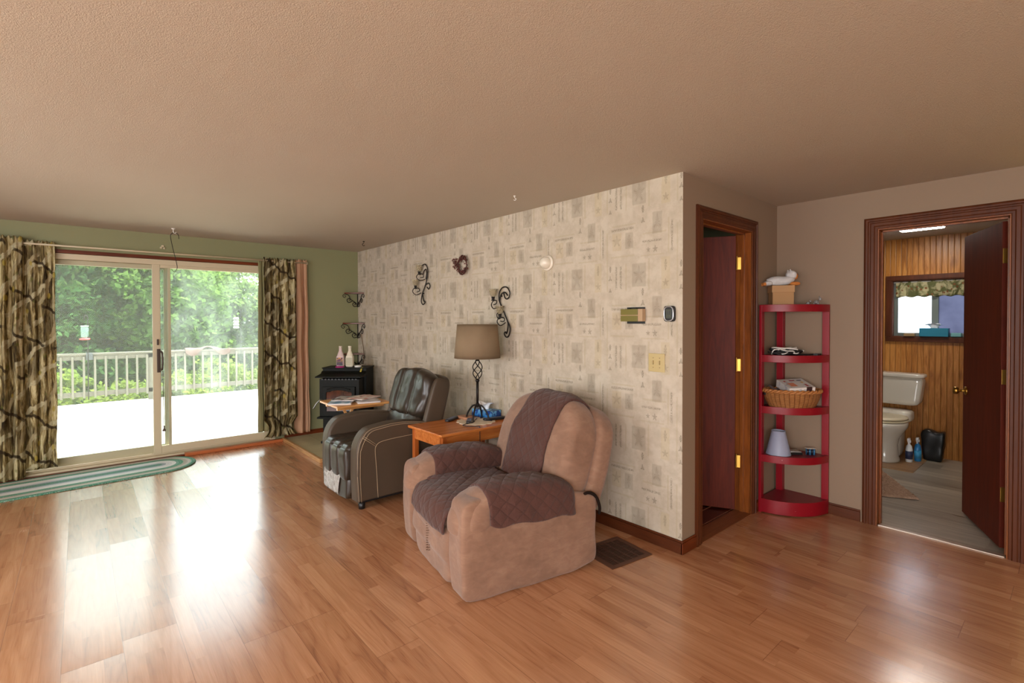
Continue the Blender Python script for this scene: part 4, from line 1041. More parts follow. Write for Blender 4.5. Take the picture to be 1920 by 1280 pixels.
for k in range(4):
    a = k*PI/2+.55; b = bm_new(); c_, s_ = math.cos(a), math.sin(a)
    tube(b, [(c_*.01, s_*.01, .125), (c_*.045, s_*.045, .115), (c_*.085, s_*.085, .06), (c_*.10, s_*.10, .012)], .0075, 8, 5)
    box(b, -.028, .028, -.006, .006, 0, .006, T(c_*.10, s_*.10, 0, rz=a))
    O('foot', b, MAT['iron'], lp, smooth=False)
g = G('lamp_shade_parchment', .8, .2); x, y, z = g.sep(g.co())
edge = g.m_('MAXIMUM', g.mr(z, .518, .545, 1, 0), g.mr(z, .77, .792, 0, 1))
c = g.mix(g.noise(g.co(), 7, 4), (132, 110, 86), (160, 138, 110)); g.set('Base Color', g.mix(g.m_('MULTIPLY', edge, .5), c, (84, 62, 42)))
tr = g.n('ShaderNodeBsdfTranslucent', {'Color': lin((160, 130, 100))}); g.t.links.new(g.n('ShaderNodeMixShader', (.2, g.b.outputs[0], tr)), g.out.inputs[0])
b = bm_new(); lathe(b, [(.190, .515), (.166, .792)], seg=48); sh = O('lamp_shade', b, g, lp, smooth=True, solid=.003); sh['label'] = 'tan parchment drum shade'
b = bm_new(); tube(b, [(0, 0, .60), (0, 0, .74)], .004, 6)
for k in range(3):
    a = k*2*PI/3; tube(b, [(0, 0, .735), (math.cos(a)*.168, math.sin(a)*.168, .775)], .002, 5)
lathe(b, [(0, .60), (.018, .605), (.028, .64), (.022, .68), (0, .70)], seg=12); O('bulb_and_harp', b, MAT['white'], lp, smooth=True)
b = bm_new(); tube(b, [(-.02, -.02, .02), (-.10, -.06, .006), (-.22, -.10, .004), (-.20, -.17, .004), (-.16, -.20, .004), (-.155, -.232, .002), (-.155, -.236, -.05), (-.15, -.235, -.3), (-.1, -.2, -.55)], .003, 6, 6); O('cord', b, MAT['black'], lp, smooth=True)
tb = thing('tissue_box', 'blue patterned tissue box behind the lamp on the end table', 'tissue box', (-.155, 1.60, TZ), R(8))
tb.location = (-.092, 1.795, TZ)
g = G('blue_carton', .4, .4); g.set('Base Color', g.mix(g.mr(g.noise(g.co(), 22, 2), .5, .54), g.mix(g.mr(g.sep(g.co())[2], .01, .07), (30, 110, 180), (120, 180, 215)), (20, 60, 130)))
O('carton', boxes((-.058, .058, -.118, .118, 0, .062)), g, tb, bevel=.003); tissue(tb, (0, .02, .06), 1.25, 5)
def remote(name, label, cat, loc, rz, L_=.2, w=.045, h=.02, c=(24, 24, 28)):
    t = thing(name, label, cat, loc, rz)
    b = bm_new(); soft(b, (0, 0, h/2), (L_/2, w/2, h/2), (7, 5, 4), 8); O('body', b, plain('remote_plastic', c, .35), t, smooth=True)
    b = bm_new()
    for i in range(9):
        for j in (-1, 0, 1): lathe(b, [(0, 0), (.0038, 0), (.0035, .002), (0, .002)], (-L_*.36+i*L_*.075, j*.012, h-.001), 8)
    o = O('buttons', b, plain('button_grey', (120, 122, 140), .5), t); return t
remote('remote_control', 'black remote control at the left end of the end table', 'remote control', (-.40, 1.86, TZ), R(28), .20)
remote('remote_control', 'black remote control lying across the doily by the lamp base', 'remote control', (-.345, 1.70, TZ+.004), R(50), .17, .04, .016)
remote('remote_control', 'black remote control right of the lamp in front of the blue tissue box', 'remote control', (-.135, 1.625, TZ+.004), R(-12), .21, .045)
ph = bm_new(); soft(ph, (0, 0, .012), (.045, .075, .012), (6, 6, 3), 8); tag(O('eyeglass_case', ph, plain('tan_case', (170, 120, 90), .5), smooth=True), 'small tan case between the lamp feet and the remotes', 'case').location = (-.29, 1.83, TZ+.0)

# ------------------------------------------------------------------ folding tray table with magazines
MAT['lightwood'] = wood('light_oak', (172, 112, 56), (214, 154, 92), (226, 172, 110), rough=.35, scale=1.4, axis=0)
MAT['lightwoodv'] = wood('light_oak_leg', (182, 126, 72), (222, 168, 108), (232, 184, 128), rough=.4, scale=1.4, axis=2)
tt = thing('tray_table', 'light wood folding tray table between the leather recliner and the stove', 'table', (-.735, 3.02, 0), R(-2))
O('tabletop', boxes((-.26, .25, -.24, .24, .618, .640)), MAT['lightwood'], tt, bevel=.006)
for y in (-.16, .13): O('under_rail', boxes((-.23, .22, y, y+.03, .59, .618)), MAT['lightwood'], tt, bevel=.002)
for k, (y, zt) in enumerate(((-.19, 0), (.19, 0))):
    for s in (-1, 1):
        b = bm_new(); box(b, -.012, .012, -.009, .009, 0, .60, T(s*.20, y+(.012 if s > 0 else -.012), .0, 0, -s*.42))
        for v in b.verts: v.co.z *= .60/ .5484 if False else 1
        O('leg', b, MAT['lightwoodv'], tt, bevel=.002)
O('stretcher', boxes((-.14, -.115, -.19, .19, .16, .185), (.115, .14, -.19, .19, .16, .185)), MAT['lightwoodv'], tt, bevel=.002)
def magazine(label, x, y, z, rz, c, c2, n=.006, w=.21, h=.275, seed=1):
    t = thing('magazine', label, 'magazine', (x, y, z), rz, None)
    g = G('magazine_cover', .35, .5); p = g.co(); X_, Y_, _ = g.sep(p)
    pic = g.mix(g.mr(g.noise(g.vm('ADD', p, (seed, seed, 0)), 11, 3), .42, .55), c, c2)
    band = g.mr(X_, h/2-.075, h/2-.07, 0, 1); g.set('Base Color', g.mix(band, pic, tuple(min(255, int(v*.5+120)) for v in c)))
    b = bm_new(); sheet(b, lambda u, v: Vector((-h/2+h*u, -w/2+w*v, n+.002+.003*math.sin(u*3)*math.sin(v*2+seed))), 8, 8)
    O('cover', b, g, t, smooth=True, solid=.0012)
    O('pages', boxes((-h/2+.002, h/2-.002, -w/2+.002, w/2-.002, 0, n)), plain('page_edges', (216, 208, 204), .8), t)
mz = .640
magazine('blue-green magazine at the left front of the pile on the tray table', -.88, 3.00, mz, R(60), (60, 120, 150), (190, 200, 205), .012, seed=2)
magazine('magazine with a dark photo cover on top at the left of the tray pile', -.80, 3.06, mz+.0195, R(50), (70, 62, 60), (200, 190, 185), .006, seed=5)
magazine('white magazine in the middle of the tray table', -.66, 2.93, mz, R(75), (210, 204, 200), (160, 150, 150), .012, seed=8)
magazine('magazine with a red and pink cover, topmost at the right of the tray', -.65, 3.03, mz+.0195, R(25), (190, 120, 104), (230, 215, 205), .005, seed=11)
magazine('pale magazine under the pile at the far right of the tray table', -.62, 3.17, mz, R(-10), (214, 210, 196), (178, 160, 150), .010, w=.2, h=.25, seed=14)

# ------------------------------------------------------------------ black stove
sv = thing('pellet_stove', 'black stove with a glass door in the corner on the tiled hearth', 'stove', (-.425, 4.03, .030), R(-132))
MAT['stove'] = plain('black_enamel_steel', (17, 18, 14), .55, .18, bump=(180, .1, .001))
O('hopper', boxes((-.27, .0, -.255, .255, .05, .825)), MAT['stove'], sv, bevel=.004)
O('lid_plate', boxes((-.28, .01, -.262, .262, .825, .838)), MAT['stove'], sv, bevel=.003)
O('firebox', boxes((0, .17, -.225, .225, .30, .725)), MAT['stove'], sv, bevel=.004)
b = bm_new(); prism(b, [(-.0, .80), (0, .77), (.02, .742), (.215, .742), (.215, .756), (.05, .775), (.02, .80)], -.258, .258, 'y'); O('canopy', b, MAT['stove'], sv, bevel=.003)
b = bm_new()
for k in range(11): box(b, .17, .178, -.20+k*.038, -.18+k*.038, .715, .728)
O('vent_slots', b, MAT['black'], sv)
b = bm_new()
def stove_arch(w, z0, z1, rise, n=12): return [(-w, z0), (w, z0), (w, z1)]+[(w*(1-2*k/n), z1+rise*math.sin(PI*k/n)) for k in range(1, n)]+[(-w, z1)]
outer = stove_arch(.185, .315, .640, .0); inner = stove_arch(.145, .365, .575, .025)
# door ring with the arched opening
A = [b.verts.new((.172, y, z)) for y, z in outer]; B = [b.verts.new((.192, y*.98, z)) for y, z in outer]; Cc = [b.verts.new((.190, y, z)) for y, z in inner]; D = [b.verts.new((.176, y*.97, z)) for y, z in inner]
n_ = len(A)
for k in range(n_):
    j = (k+1) % n_
    b.faces.new((A[k], A[j], B[j], B[k])); b.faces.new((B[k], B[j], Cc[j], Cc[k])); b.faces.new((Cc[k], Cc[j], D[j], D[k]))
dr = O('stove_door', b, MAT['stove'], sv, bevel=.003)
b = bm_new(); tube(b, [(.194, y, z) for y, z in stove_arch(.155, .60, .60, .035)[3:-1]], .006, 6, 2); O('arch_rib', b, MAT['stove'], dr, smooth=True)
g = G('stove_glass', .06, .6); g.set('Base Color', g.mix(g.mr(g.noise(g.co(), 6, 3), .4, .65), (26, 12, 8), (92, 42, 22)))
b = bm_new(); prism(b, [(y, z) for y, z in inner], .174, .180, 'x'); O('door_glass', b, g, dr)
b = bm_new(); tube(b, [(.19, -.185, .50), (.215, -.20, .495), (.225, -.235, .46), (.235, -.27, .40)], .009, 8, 4); O('door_handle', b, plain('steel_handle', (120, 118, 112), .3, .5, .8), dr, smooth=True)
O('ash_lip', boxes((.10, .225, -.235, .235, .285, .305)), MAT['stove'], sv, bevel=.004)
O('pedestal', boxes((-.22, .13, -.17, .17, .02, .30), (-.26, .18, -.21, .21, .0, .025)), MAT['stove'], sv, bevel=.004)
SM = Matrix.Translation((-.425, 4.03, .030)) @ Matrix.Rotation(R(-132), 4, 'Z')
def on_stove(x, y, z): return tuple(SM @ Vector((x, y, z)))
def jug(loc, c, cap, lab, label):
    t = thing('bottle', label, 'bottle', loc, R(-132))
    b = bm_new(); soft(b, (0, 0, .068), (.030, .044, .068), (5, 5, 7), 8); lathe(b, [(.040, .125), (.034, .15), (.018, .19), (.017, .225), (0, .225)], seg=16, sx=.85); O('bottle_body', b, plain('bottle_plastic', c, .35), t, smooth=True)
    b = bm_new(); lathe(b, [(0, .222), (.019, .222), (.019, .246), (0, .246)], seg=14); O('cap', b, plain('cap_plastic', cap, .4), t, smooth=True)
    b = bm_new(); box(b, .0300, .0312, -.036, .036, .018, .112); g = G('bottle_label_print', .5)
    X_, Y_, Z_ = g.sep(g.co())
    if lab == 'lines':
        ln = g.m_('LESS_THAN', g.m_('FRACT', g.m_('MULTIPLY', Z_, 95)), .4); g.set('Base Color', g.mix(g.m_('MULTIPLY', ln, .5), (196, 188, 160), (90, 84, 70)))
    else: g.set('Base Color', g.mix(g.mr(g.noise(g.co(), 30, 2), .5, .55), g.mix(g.mr(Z_, .05, .10), (44, 40, 50), (190, 140, 60)), (90, 36, 70)))
    O('bottle_label', b, g, t)
jug(on_stove(-.08, -.075, .838), (214, 190, 186), (226, 214, 200), 'pic', 'pinkish white bottle with a dark picture label on the stove top')
jug(on_stove(-.08, .035, .838), (222, 212, 190), (232, 224, 206), 'lines', 'white bottle with a printed text label on the stove top')
b = bm_new(); lathe(b, [(0, 0), (.05, 0), (.052, .012), (0, .016)], seg=20); tag(O('pink_lid', b, plain('magenta_plastic', (176, 40, 120), .4), smooth=True), 'magenta plastic lid lying in front of the pinkish bottle', 'lid').location = on_stove(-.018+.0, -.06, .838)
b = bm_new(); lathe(b, [(0, 0), (.038, 0), (.042, .02), (.038, .022), (.03, .006), (0, .006)], seg=20); tag(O('small_dish', b, MAT['white'], smooth=True), 'small white dish on the stove top to the right of the bottles', 'dish').location = on_stove(-.05, .14, .838)
b = bm_new(); sheet(b, lambda u, v: Vector((-.03+.09*u, -.009+.018*v, .001-(max(0, u-.4))**1.1*.085)), 12, 2)
o = tag(O('yellow_tag', b, plain('yellow_strip', (190, 170, 70), .5), solid=.001), 'yellow strip hanging over the front edge of the stove top', 'tag'); o.matrix_world = SM @ Matrix.Translation((-.015, .20, .8395))

# ------------------------------------------------------------------ corner shelves with scroll brackets
MAT['shelfwood'] = wood('walnut_shelf', (70, 30, 16), (110, 54, 32), (130, 70, 42), rough=.35, scale=2, axis=0)
def corner_shelf(z, s, label):
    t = thing('corner_shelf', label, 'shelf', (0, YG, z), 0, 'iron corner shelves')
    b = bm_new(); prism(b, [(-.002, -.002), (-s, -.002), (-s*.86, -s*.34), (-s*.34, -s*.86), (-.002, -s)], -.012, .004, 'z'); O('shelf_board', b, MAT['shelfwood'], t, bevel=.003)
    b = bm_new(); r = .0042
    h = s*.98
    tube(b, [(-.008, -.008, -.012), (-.008, -.008, -h)], .006, 8)
    for ax in (0, 1):
        def Q(a, zz): return (-a, -.010, zz) if ax == 0 else (-.010, -a, zz)
        tube(b, [Q(.01, -h*.92), Q(s*.18, -h*.70), Q(s*.55, -h*.45), Q(s*.70, -h*.18), Q(s*.95, -.014)], r, 7, 5)
        tube(b, [Q(.01, -h*.9), Q(s*.30, -h*.95), Q(s*.42, -h*.78), Q(s*.30, -h*.66), Q(s*.20, -h*.76), Q(s*.27, -h*.83)], r, 7, 5)
        tube(b, [Q(s*.42, -h*.55), Q(s*.70, -h*.68), Q(s*.82, -h*.50), Q(s*.68, -h*.38), Q(s*.58, -h*.48), Q(s*.66, -h*.54)], r, 7, 5)
        tube(b, [Q(s*.98, -.014), Q(s*1.12, -h*.2), Q(s*1.0, -h*.34), Q(s*.90, -h*.24), Q(s*.98, -h*.18)], r*.8, 7, 5)
    O('scroll_bracket', b, MAT['iron'], t, smooth=True)
corner_shelf(1.765, .185, 'topmost of the three small corner shelves with iron scrollwork')
corner_shelf(1.380, .205, 'middle one of the three small corner shelves with iron scrollwork')
corner_shelf(.990, .195, 'lowest small corner shelf, just above the stove behind the bottles')
b = bm_new(); tube(b, [(-.015, YG-.13, 1.24), (-.012, YG-.15, 1.15), (-.012, YG-.19, 1.02), (-.02, YG-.205, .86)], .0035, 6, 5); tag(O('shelf_cord', b, plain('brown_cord', (110, 80, 52), .7), smooth=True), 'thin brown cord running down beside the lower corner shelves', 'cord')

# ------------------------------------------------------------------ wall sconces, wreath, globe, thermostat, gauge, switch
S2 = dict(A=[(1.597, 1.621), (1.623, 1.645), (1.656, 1.649), (1.689, 1.62), (1.699, 1.574), (1.676, 1.535)], B=[(1.646, 1.644), (1.636, 1.61), (1.61, 1.592), (1.577, 1.608), (1.568, 1.645), (1.597, 1.684), (1.636, 1.696), (1.675, 1.685), (1.706, 1.646), (1.709, 1.587), (1.683, 1.539), (1.663, 1.505), (1.633, 1.47)], C=[(1.636, 1.47), (1.604, 1.415), (1.572, 1.369), (1.565, 1.328), (1.585, 1.281), (1.617, 1.272), (1.64, 1.297), (1.63, 1.314), (1.607, 1.31)], D=[(1.636, 1.47), (1.594, 1.394), (1.597, 1.336), (1.611, 1.302), (1.624, 1.314)], M=[(1.683, 1.522), (1.72, 1.484), (1.74, 1.463), (1.73, 1.433), (1.703, 1.426), (1.689, 1.45), (1.71, 1.463)],
          a1=[(1.689, 1.526), (1.709, 1.522), (1.75, 1.513), (1.791, 1.541), (1.791, 1.572), (1.757, 1.586), (1.723, 1.574), (1.723, 1.553), (1.75, 1.547)], a2=[(1.604, 1.394), (1.656, 1.369), (1.7, 1.394), (1.7, 1.424), (1.663, 1.439), (1.63, 1.424), (1.636, 1.403), (1.663, 1.407)])
S1 = dict(A=[(2.977, 1.988), (2.919, 1.996), (2.87, 1.949), (2.87, 1.872), (2.912, 1.78), (2.971, 1.696), (2.997, 1.618), (2.963, 1.578), (2.922, 1.603), (2.955, 1.622)], B=[(2.953, 1.895), (2.936, 1.929), (2.903, 1.943), (2.886, 1.908), (2.903, 1.84)], C=[(2.92, 1.776), (2.854, 1.798), (2.822, 1.767), (2.847, 1.734), (2.879, 1.757)], a1=[(2.895, 1.839), (2.97, 1.827), (3.046, 1.867), (3.02, 1.9), (2.953, 1.895), (2.945, 1.864), (2.987, 1.863)], a2=[(2.971, 1.701), (3.056, 1.682), (3.126, 1.72), (3.108, 1.755), (3.039, 1.752), (3.022, 1.725), (3.065, 1.713)], D=[(2.971, 1.696), (2.963, 1.652), (2.938, 1.608)])
g = G('frosted_cup', .25, .5); g.set('Base Color', lin((176, 162, 130))); g.set('Alpha', .35); MAT['cup'] = g
def sconce(S, cups, label):
    y0 = cups[0][0]; z0 = cups[0][1]
    t = thing('wall_sconce', label, 'candle sconce', (0, y0, z0), 0, 'scrolled candle sconces')
    b = bm_new()
    for k, pts in S.items():
        out = .035 if k.startswith('a') else .018
        tube(b, [(-out-.012*math.sin(i), y-y0, z-z0) for i, (y, z) in enumerate(pts)] if k.startswith('a') else [(-out, y-y0, z-z0) for y, z in pts], .0055 if k in 'ABCD' else .0042, 7, 5)
    mid = S['A'][len(S['A'])//2]; box(b, -.02, -.001, mid[0]-y0-.006, mid[0]-y0+.006, mid[1]-z0-.006, mid[1]-z0+.006)
    O('iron_scrolls', b, MAT['iron'], t, smooth=True)
    for (y, z) in cups:
        b = bm_new(); lathe(b, [(0, -.012), (.020, -.01), (.012, 0), (.016, .02), (.020, .022), (0, .022)], (-.045, y-y0, z-z0), 12); O('candle_holder', b, MAT['iron'], t, smooth=True)
        b = bm_new(); lathe(b, [(.014, .022), (.028, .04), (.036, .085), (.040, .09)], (-.045, y-y0, z-z0), 18); O('glass_cup', b, MAT['cup'], t, smooth=True, solid=.002)
sconce(S2, [(1.757, 1.592), (1.666, 1.444)], 'black iron scroll candle sconce on the wallpaper above the table lamp')
sconce(S1, [(2.990, 1.902), (3.068, 1.757)], 'black iron scroll candle sconce on the wallpaper above the leather recliner')
# twig wreath
wt = thing('wreath', 'small dark red berry twig wreath on the patterned wall', 'wreath', (-.03, 2.235, 1.93))
b = bm_new(); rw = random.Random(4)
for k in range(22):
    ph = rw.random()*6; pts = []
    a0 = rw.random()*6.28; L_ = 2.2+rw.random()*2
    for q in range(12):
        a = a0+L_*q/11; r = .070+.018*math.sin(a*3+ph); pts.append((.012*math.sin(a*4+ph), math.cos(a)*r, math.sin(a)*r*1.05))
    tube(b, pts, .0028, 5)
for k in range(16):
    a = rw.uniform(1.6, 3.4); s0 = Vector((0, math.cos(0)*.05, -.02)); tube(b, [(0, .02+rw.random()*.04, -.05+rw.random()*.05), (rw.uniform(-.02, .01), .07+rw.random()*.03, -.01+rw.random()*.05), (rw.uniform(-.02, .01), .10+rw.random()*.05, .02+rw.random()*.06)], .0016, 4)
O('twigs', b, plain('twig_brown', (74, 38, 28), .8), wt, smooth=True)
b = bm_new()
for k in range(150):
    if k < 110: a = rw.random()*6.28; r = .070+rw.uniform(-.022, .022); c_ = (rw.uniform(-.02, .015), math.cos(a)*r, math.sin(a)*r)
    else: c_ = (rw.uniform(-.02, .01), rw.uniform(.07, .14), rw.uniform(-.03, .075))
    bmesh.ops.create_icosphere(b, subdivisions=1, radius=.0055, matrix=Matrix.Translation(c_))
O('berries', b, plain('dark_red_berry', (96, 34, 28), .4), wt, smooth=True)['kind'] = 'stuff'
b = bm_new()
for k in range(4): tube(b, [(-.008, -.03+k*.02, -.03), (-.008, -.02+k*.014, .03)], .003, 4)
# round white glass dome
db = thing('wall_fixture', 'round white glass-domed fixture high on the patterned wall', 'wall fixture', (0, 1.134, 1.854))
b = bm_new(); lathe(b, [(0, .0), (.058, .0), (.060, .008), (.055, .018), (0, .018)], seg=32, mx=Matrix.Rotation(-PI/2, 4, 'Y')); O('base_ring', b, plain('ivory_plastic', (226, 216, 198), .35), db, smooth=True)
b = bm_new(); lathe(b, [(.046, .018), (.047, .03), (.040, .055), (.024, .070), (0, .075)], seg=32, mx=Matrix.Rotation(-PI/2, 4, 'Y')); g = G('milky_dome', .1, .6); g.set('Base Color', lin((224, 214, 196))); O('dome', b, g, db, smooth=True)
# thermostat
th = thing('thermostat', 'olive and beige rectangular thermostat on the patterned wall', 'thermostat', (0, .335, 1.445))
O('back_plate', boxes((-.006, -.001, -.075, .062, -.055, .052)), MAT['black'], th, bevel=.001)
O('housing', boxes((-.045, -.006, -.082, .080, -.040, .040)), plain('beige_plastic', (176, 144, 110), .4), th, bevel=.003)
O('cover', boxes((-.050, -.045, -.050, .082, -.040, -.003), (-.050, -.045, -.050, .082, .002, .040)), plain('olive_cover', (112, 104, 46), .35), th, bevel=.002)
O('lever', boxes((-.03, -.02, -.02, .0, .040, .047), (-.03, -.02, .03, .042, .040, .047)), MAT['black'], th)
# digital thermometer
dt = thing('digital_thermometer', 'small black and silver digital thermometer near the corner of the patterned wall', 'thermometer', (0, .079, 1.452))
b = bm_new(); soft(b, (-.012, 0, 0), (.012, .037, .048), (6, 6, 6), 8); O('case', b, MAT['black'], dt, smooth=True)
b = bm_new(); tube(b, [(-.024, .026, .034), (-.024, -.024, .036), (-.024, -.026, -.034), (-.024, .024, -.036)], .0035, 8, 4, closed=True); O('silver_rim', b, plain('silver_plastic', (190, 190, 192), .25, .5, .7), dt, smooth=True)
O('display', boxes((-.0255, -.0235, -.018, .018, -.026, .026)), plain('lcd_grey', (74, 78, 66), .25), dt)
b = bm_new(); box(b, -.026, -.0255, -.012, -.002, -.006, .018); box(b, -.026, -.0255, .002, .012, -.006, .018); box(b, -.026, -.0255, -.008, .008, -.020, -.014)
O('digits', b, plain('lcd_dark', (40, 42, 38), .4), dt)
# double switch plate
sw = thing('switch_plate', 'cream double light switch plate on the patterned wall near the corner', 'light switch', (0, .1745, 1.146))
O('plate', boxes((-.007, -.0005, -.058, .058, -.058, .058)), plain('cream_plate', (186, 166, 116), .35), sw, bevel=.003)
for s in (-1, 1):
    O('toggle', boxes((-.018, -.006, s*.023-.004, s*.023+.004, -.010, .012)), plain('cream_toggle', (180, 160, 112), .35), sw, bevel=.001)
b = bm_new()
for s in (-1, 1):
    for z in (-.03, .03): lathe(b, [(0, .0), (.003, 0), (.0028, .0012), (0, .0014)], seg=8, mx=T(-.0068, s*.023, z) @ Matrix.Rotation(-PI/2, 4, 'Y'))
    box(b, -.0076, -.0068, s*.023-.0055, s*.023+.0055, -.012, -.0105); box(b, -.0076, -.0068, s*.023-.0055, s*.023+.0055, .0125, .014)
O('screws', b, plain('screw_brown', (120, 96, 60), .4), sw)
# hooks in the ceiling
b = bm_new(); lathe(b, [(0, -.0), (.012, -.0), (.010, -.006), (0, -.006)], seg=12); tube(b, [(0, 0, -.004), (0, 0, -.02), (-.014, .006, -.035), (-.004, .002, -.052), (.010, -.004, -.046)], .003, 7, 5)
tag(O('ceiling_hook', b, MAT['iron'], smooth=True), 'black curled ceiling hook in the far corner above the patterned wall', 'hook').location = (-.324, 3.718, H)
b = bm_new(); lathe(b, [(0, 0), (.009, 0), (.008, -.005), (0, -.005)], seg=12); tube(b, [(0, 0, -.004), (0, 0, -.014), (.008, -.006, -.022), (.002, -.002, -.032), (-.006, .004, -.028)], .002, 6, 5)
tag(O('ceiling_hook', b, MAT['white'], smooth=True), 'tiny white hook in the ceiling above the middle of the patterned wall', 'hook').location = (-.384, 1.089, H)
b = bm_new(); lathe(b, [(0, 0), (.018, 0), (.016, -.006), (.006, -.012), (0, -.012)], seg=14); tube(b, [(0, 0, -.01), (0, 0, -.035), (.014, -.01, -.047), (.020, -.014, -.034)], .003, 7, 5)
tag(O('ceiling_hook', b, MAT['white'], smooth=True), 'white cup hook in the ceiling in front of the sliding door, holding the wire', 'hook').location = (-2.046, 4.166, H)
b = bm_new(); tube(b, [(-2.005, 4.14, H-.10), (-2.01, 4.145, H-.06), (-2.035, 4.16, H-.040), (-2.062, 4.175, H-.055), (-2.066, 4.18, H-.09), (-2.05, 4.165, H-.20), (-2.025, 4.15, H-.33), (-2.022, 4.145, H-.385), (-2.04, 4.16, H-.415), (-2.062, 4.175, H-.395)], .0028, 7, 6)
tag(O('wire_hanger', b, MAT['iron'], smooth=True), 'long thin black S-shaped wire hanging from the white ceiling hook', 'hook')
b = bm_new(); soft(b, (0, -.008, .012), (.013, .008, .010), 4, 5); soft(b, (-.014, -.008, -.006), (.011, .008, .010), 4, 5); soft(b, (.012, -.008, -.010), (.010, .007, .010), 4, 5)
tag(O('wall_clip', b, MAT['almond'], smooth=True), 'small cream clip on the green wall above the sliding door', 'clip').location = (-2.085, YG, 2.165)
# floor vent
vt = thing('floor_vent', 'dark brown metal floor register beside the tan recliner', 'floor vent', (-.285, .28, .0), R(-8))
O('frame', boxes((-.165, .165, -.148, -.118, 0, .005), (-.165, .165, .118, .148, 0, .005), (-.165, -.135, -.118, .118, 0, .005), (.135, .165, -.118, .118, 0, .005)), plain('bronze_metal', (98, 62, 46), .4, .5, .3), vt, bevel=.002)
O('well', boxes((-.135, .135, -.118, .118, .0005, .0012)), MAT['black'], vt)
b = bm_new()
for k in range(6): box(b, -.135+k*.0538-.004 if k else -.135, -.131+k*.0538+.003 if k < 5 else .135, -.118, .118, .0012, .0045)
for k in range(17): box(b, -.135, .135, -.113+k*.0138, -.108+k*.0138, .0012, .0040)
O('grille', b, plain('bronze_grille', (84, 52, 40), .4, .5, .3), vt)

# ------------------------------------------------------------------ red corner shelf and its contents
g = G('red_gloss_paint', .38, .4); g.set('Base Color', g.mix(g.mr(g.noise(g.co(), 55, 2), .76, .78), g.mix(g.noise(g.co(), 3, 2), (128, 4, 20), (142, 8, 30)), (220, 180, 180))); MAT['red'] = g
g = G('red_shelf_top', .4, .4, 0, (128, 30, 44)); MAT['redtop'] = g
SX, SY = XB-.004, -.018
us = thing('corner_shelf_unit', 'tall red quarter-round corner shelf unit with five shelves', 'shelf', (SX, SY, 0))
RR = .352
def arc(r, n=22): return [(-math.cos(PI/2*k/n)*r, -math.sin(PI/2*k/n)*r) for k in range(n+1)]
tops = (1.524, 1.158, .784, .428, .105)
for z in tops:
    b = bm_new(); o_ = arc(RR); i_ = arc(RR-.018); n_ = len(o_); zb = z-.052 if z > .2 else z-.098
    L = [[b.verts.new((x, y, zz)) for x, y in pts] for pts, zz in ((o_, z), (o_, zb), (i_, zb), (i_, z))]
    for a in range(4):
        A, B = L[a], L[(a+1) % 4]
        for k in range(n_-1): b.faces.new((A[k], A[k+1], B[k+1], B[k]))
    b.faces.new([r[0] for r in L]); b.faces.new([r[-1] for r in L][::-1])
    fc = O('fascia', b, MAT['red'], us, bevel=.002)
    b = bm_new(); prism(b, [(0, 0)]+arc(RR-.0185), z-.020, z-.004, 'z'); O('shelf_board', b, MAT['redtop'], us)
for (x0, x1, y0, y1) in ((-RR, -RR+.045, -.018, .002), (-.018, .0, -RR, -RR+.045), (-.05, -.004, -.050, -.004)):
    O('post', boxes((x0, x1, y0, y1, .0, 1.520)), MAT['red'], us, bevel=.002)
def on_shelf(x, y, k): return (x, y, tops[k]-.003)
# cardboard box with the plush on top
cb = thing('cardboard_box', 'small brown lidded cardboard box on top of the red corner shelf', 'box', (1.176, -.112, 1.521), R(34))
g = plain('kraft_board', (170, 130, 88), .8)
O('box_body', boxes((-.064, .064, -.07, .07, 0, .135)), g, cb, bevel=.002); O('box_lid', boxes((-.069, .069, -.075, .075, .092, .143)), plain('kraft_lid', (178, 138, 96), .8), cb, bevel=.002)
pl = thing('plush_animal', 'white and orange plush toy animal lying on the brown cardboard box', 'plush toy', (1.176, -.112, 1.664), R(40))
MAT['plushw'] = plain('white_plush', (206, 204, 204), .95, .1, bump=(160, .8, .004)); MAT['plusho'] = plain('orange_plush', (190, 120, 62), .95, .1, bump=(160, .8, .004))
# local y: tail (+) towards the left, head (-) to the right
b = bm_new(); soft(b, (0, .005, .034), (.042, .098, .034), (2.4, 2.4, 2.2), 12, lambda v: (0, 0, .012*max(0, -v[1]))); jig(b, .006, 20, 3); soft(b, (0, .092, .018), (.048, .03, .018), 2.5, 8); soft(b, (-.0, .088, .045), (.008, .012, .010), 2, 5)
O('plush_body', b, MAT['plushw'], pl, smooth=True)
b = bm_new(); soft(b, (0, -.070, .078), (.036, .036, .034), 2.2, 10); soft(b, (-.022, -.055, .108), (.010, .006, .012), 2, 6); soft(b, (.022, -.055, .108), (.010, .006, .012), 2, 6); hh = O('plush_head', b, MAT['plushw'], pl, smooth=True)
b = bm_new(); soft(b, (0, -.096, .070), (.024, .018, .024), 2.2, 8); soft(b, (-.02, -.088, .014), (.014, .036, .014), 2.3, 8); soft(b, (.02, -.088, .014), (.014, .036, .014), 2.3, 8); soft(b, (0.028, .122, .013), (.012, .014, .013), 2.3, 6); soft(b, (-.028, .122, .013), (.012, .014, .013), 2.3, 6)
O('orange_face_and_paws', b, MAT['plusho'], pl, smooth=True)
b = bm_new(); soft(b, (-.014, -.108, .082), (.003, .003, .004), 2, 4); soft(b, (.014, -.108, .082), (.003, .003, .004), 2, 4); soft(b, (0, -.114, .068), (.004, .003, .003), 2, 4); O('eyes_and_nose', b, MAT['black'], pl, smooth=True)
g = G('clear_figurine_glass', .08, .8); g.set('Base Color', lin((150, 150, 150))); g.set('Alpha', .55); MAT['fig'] = g
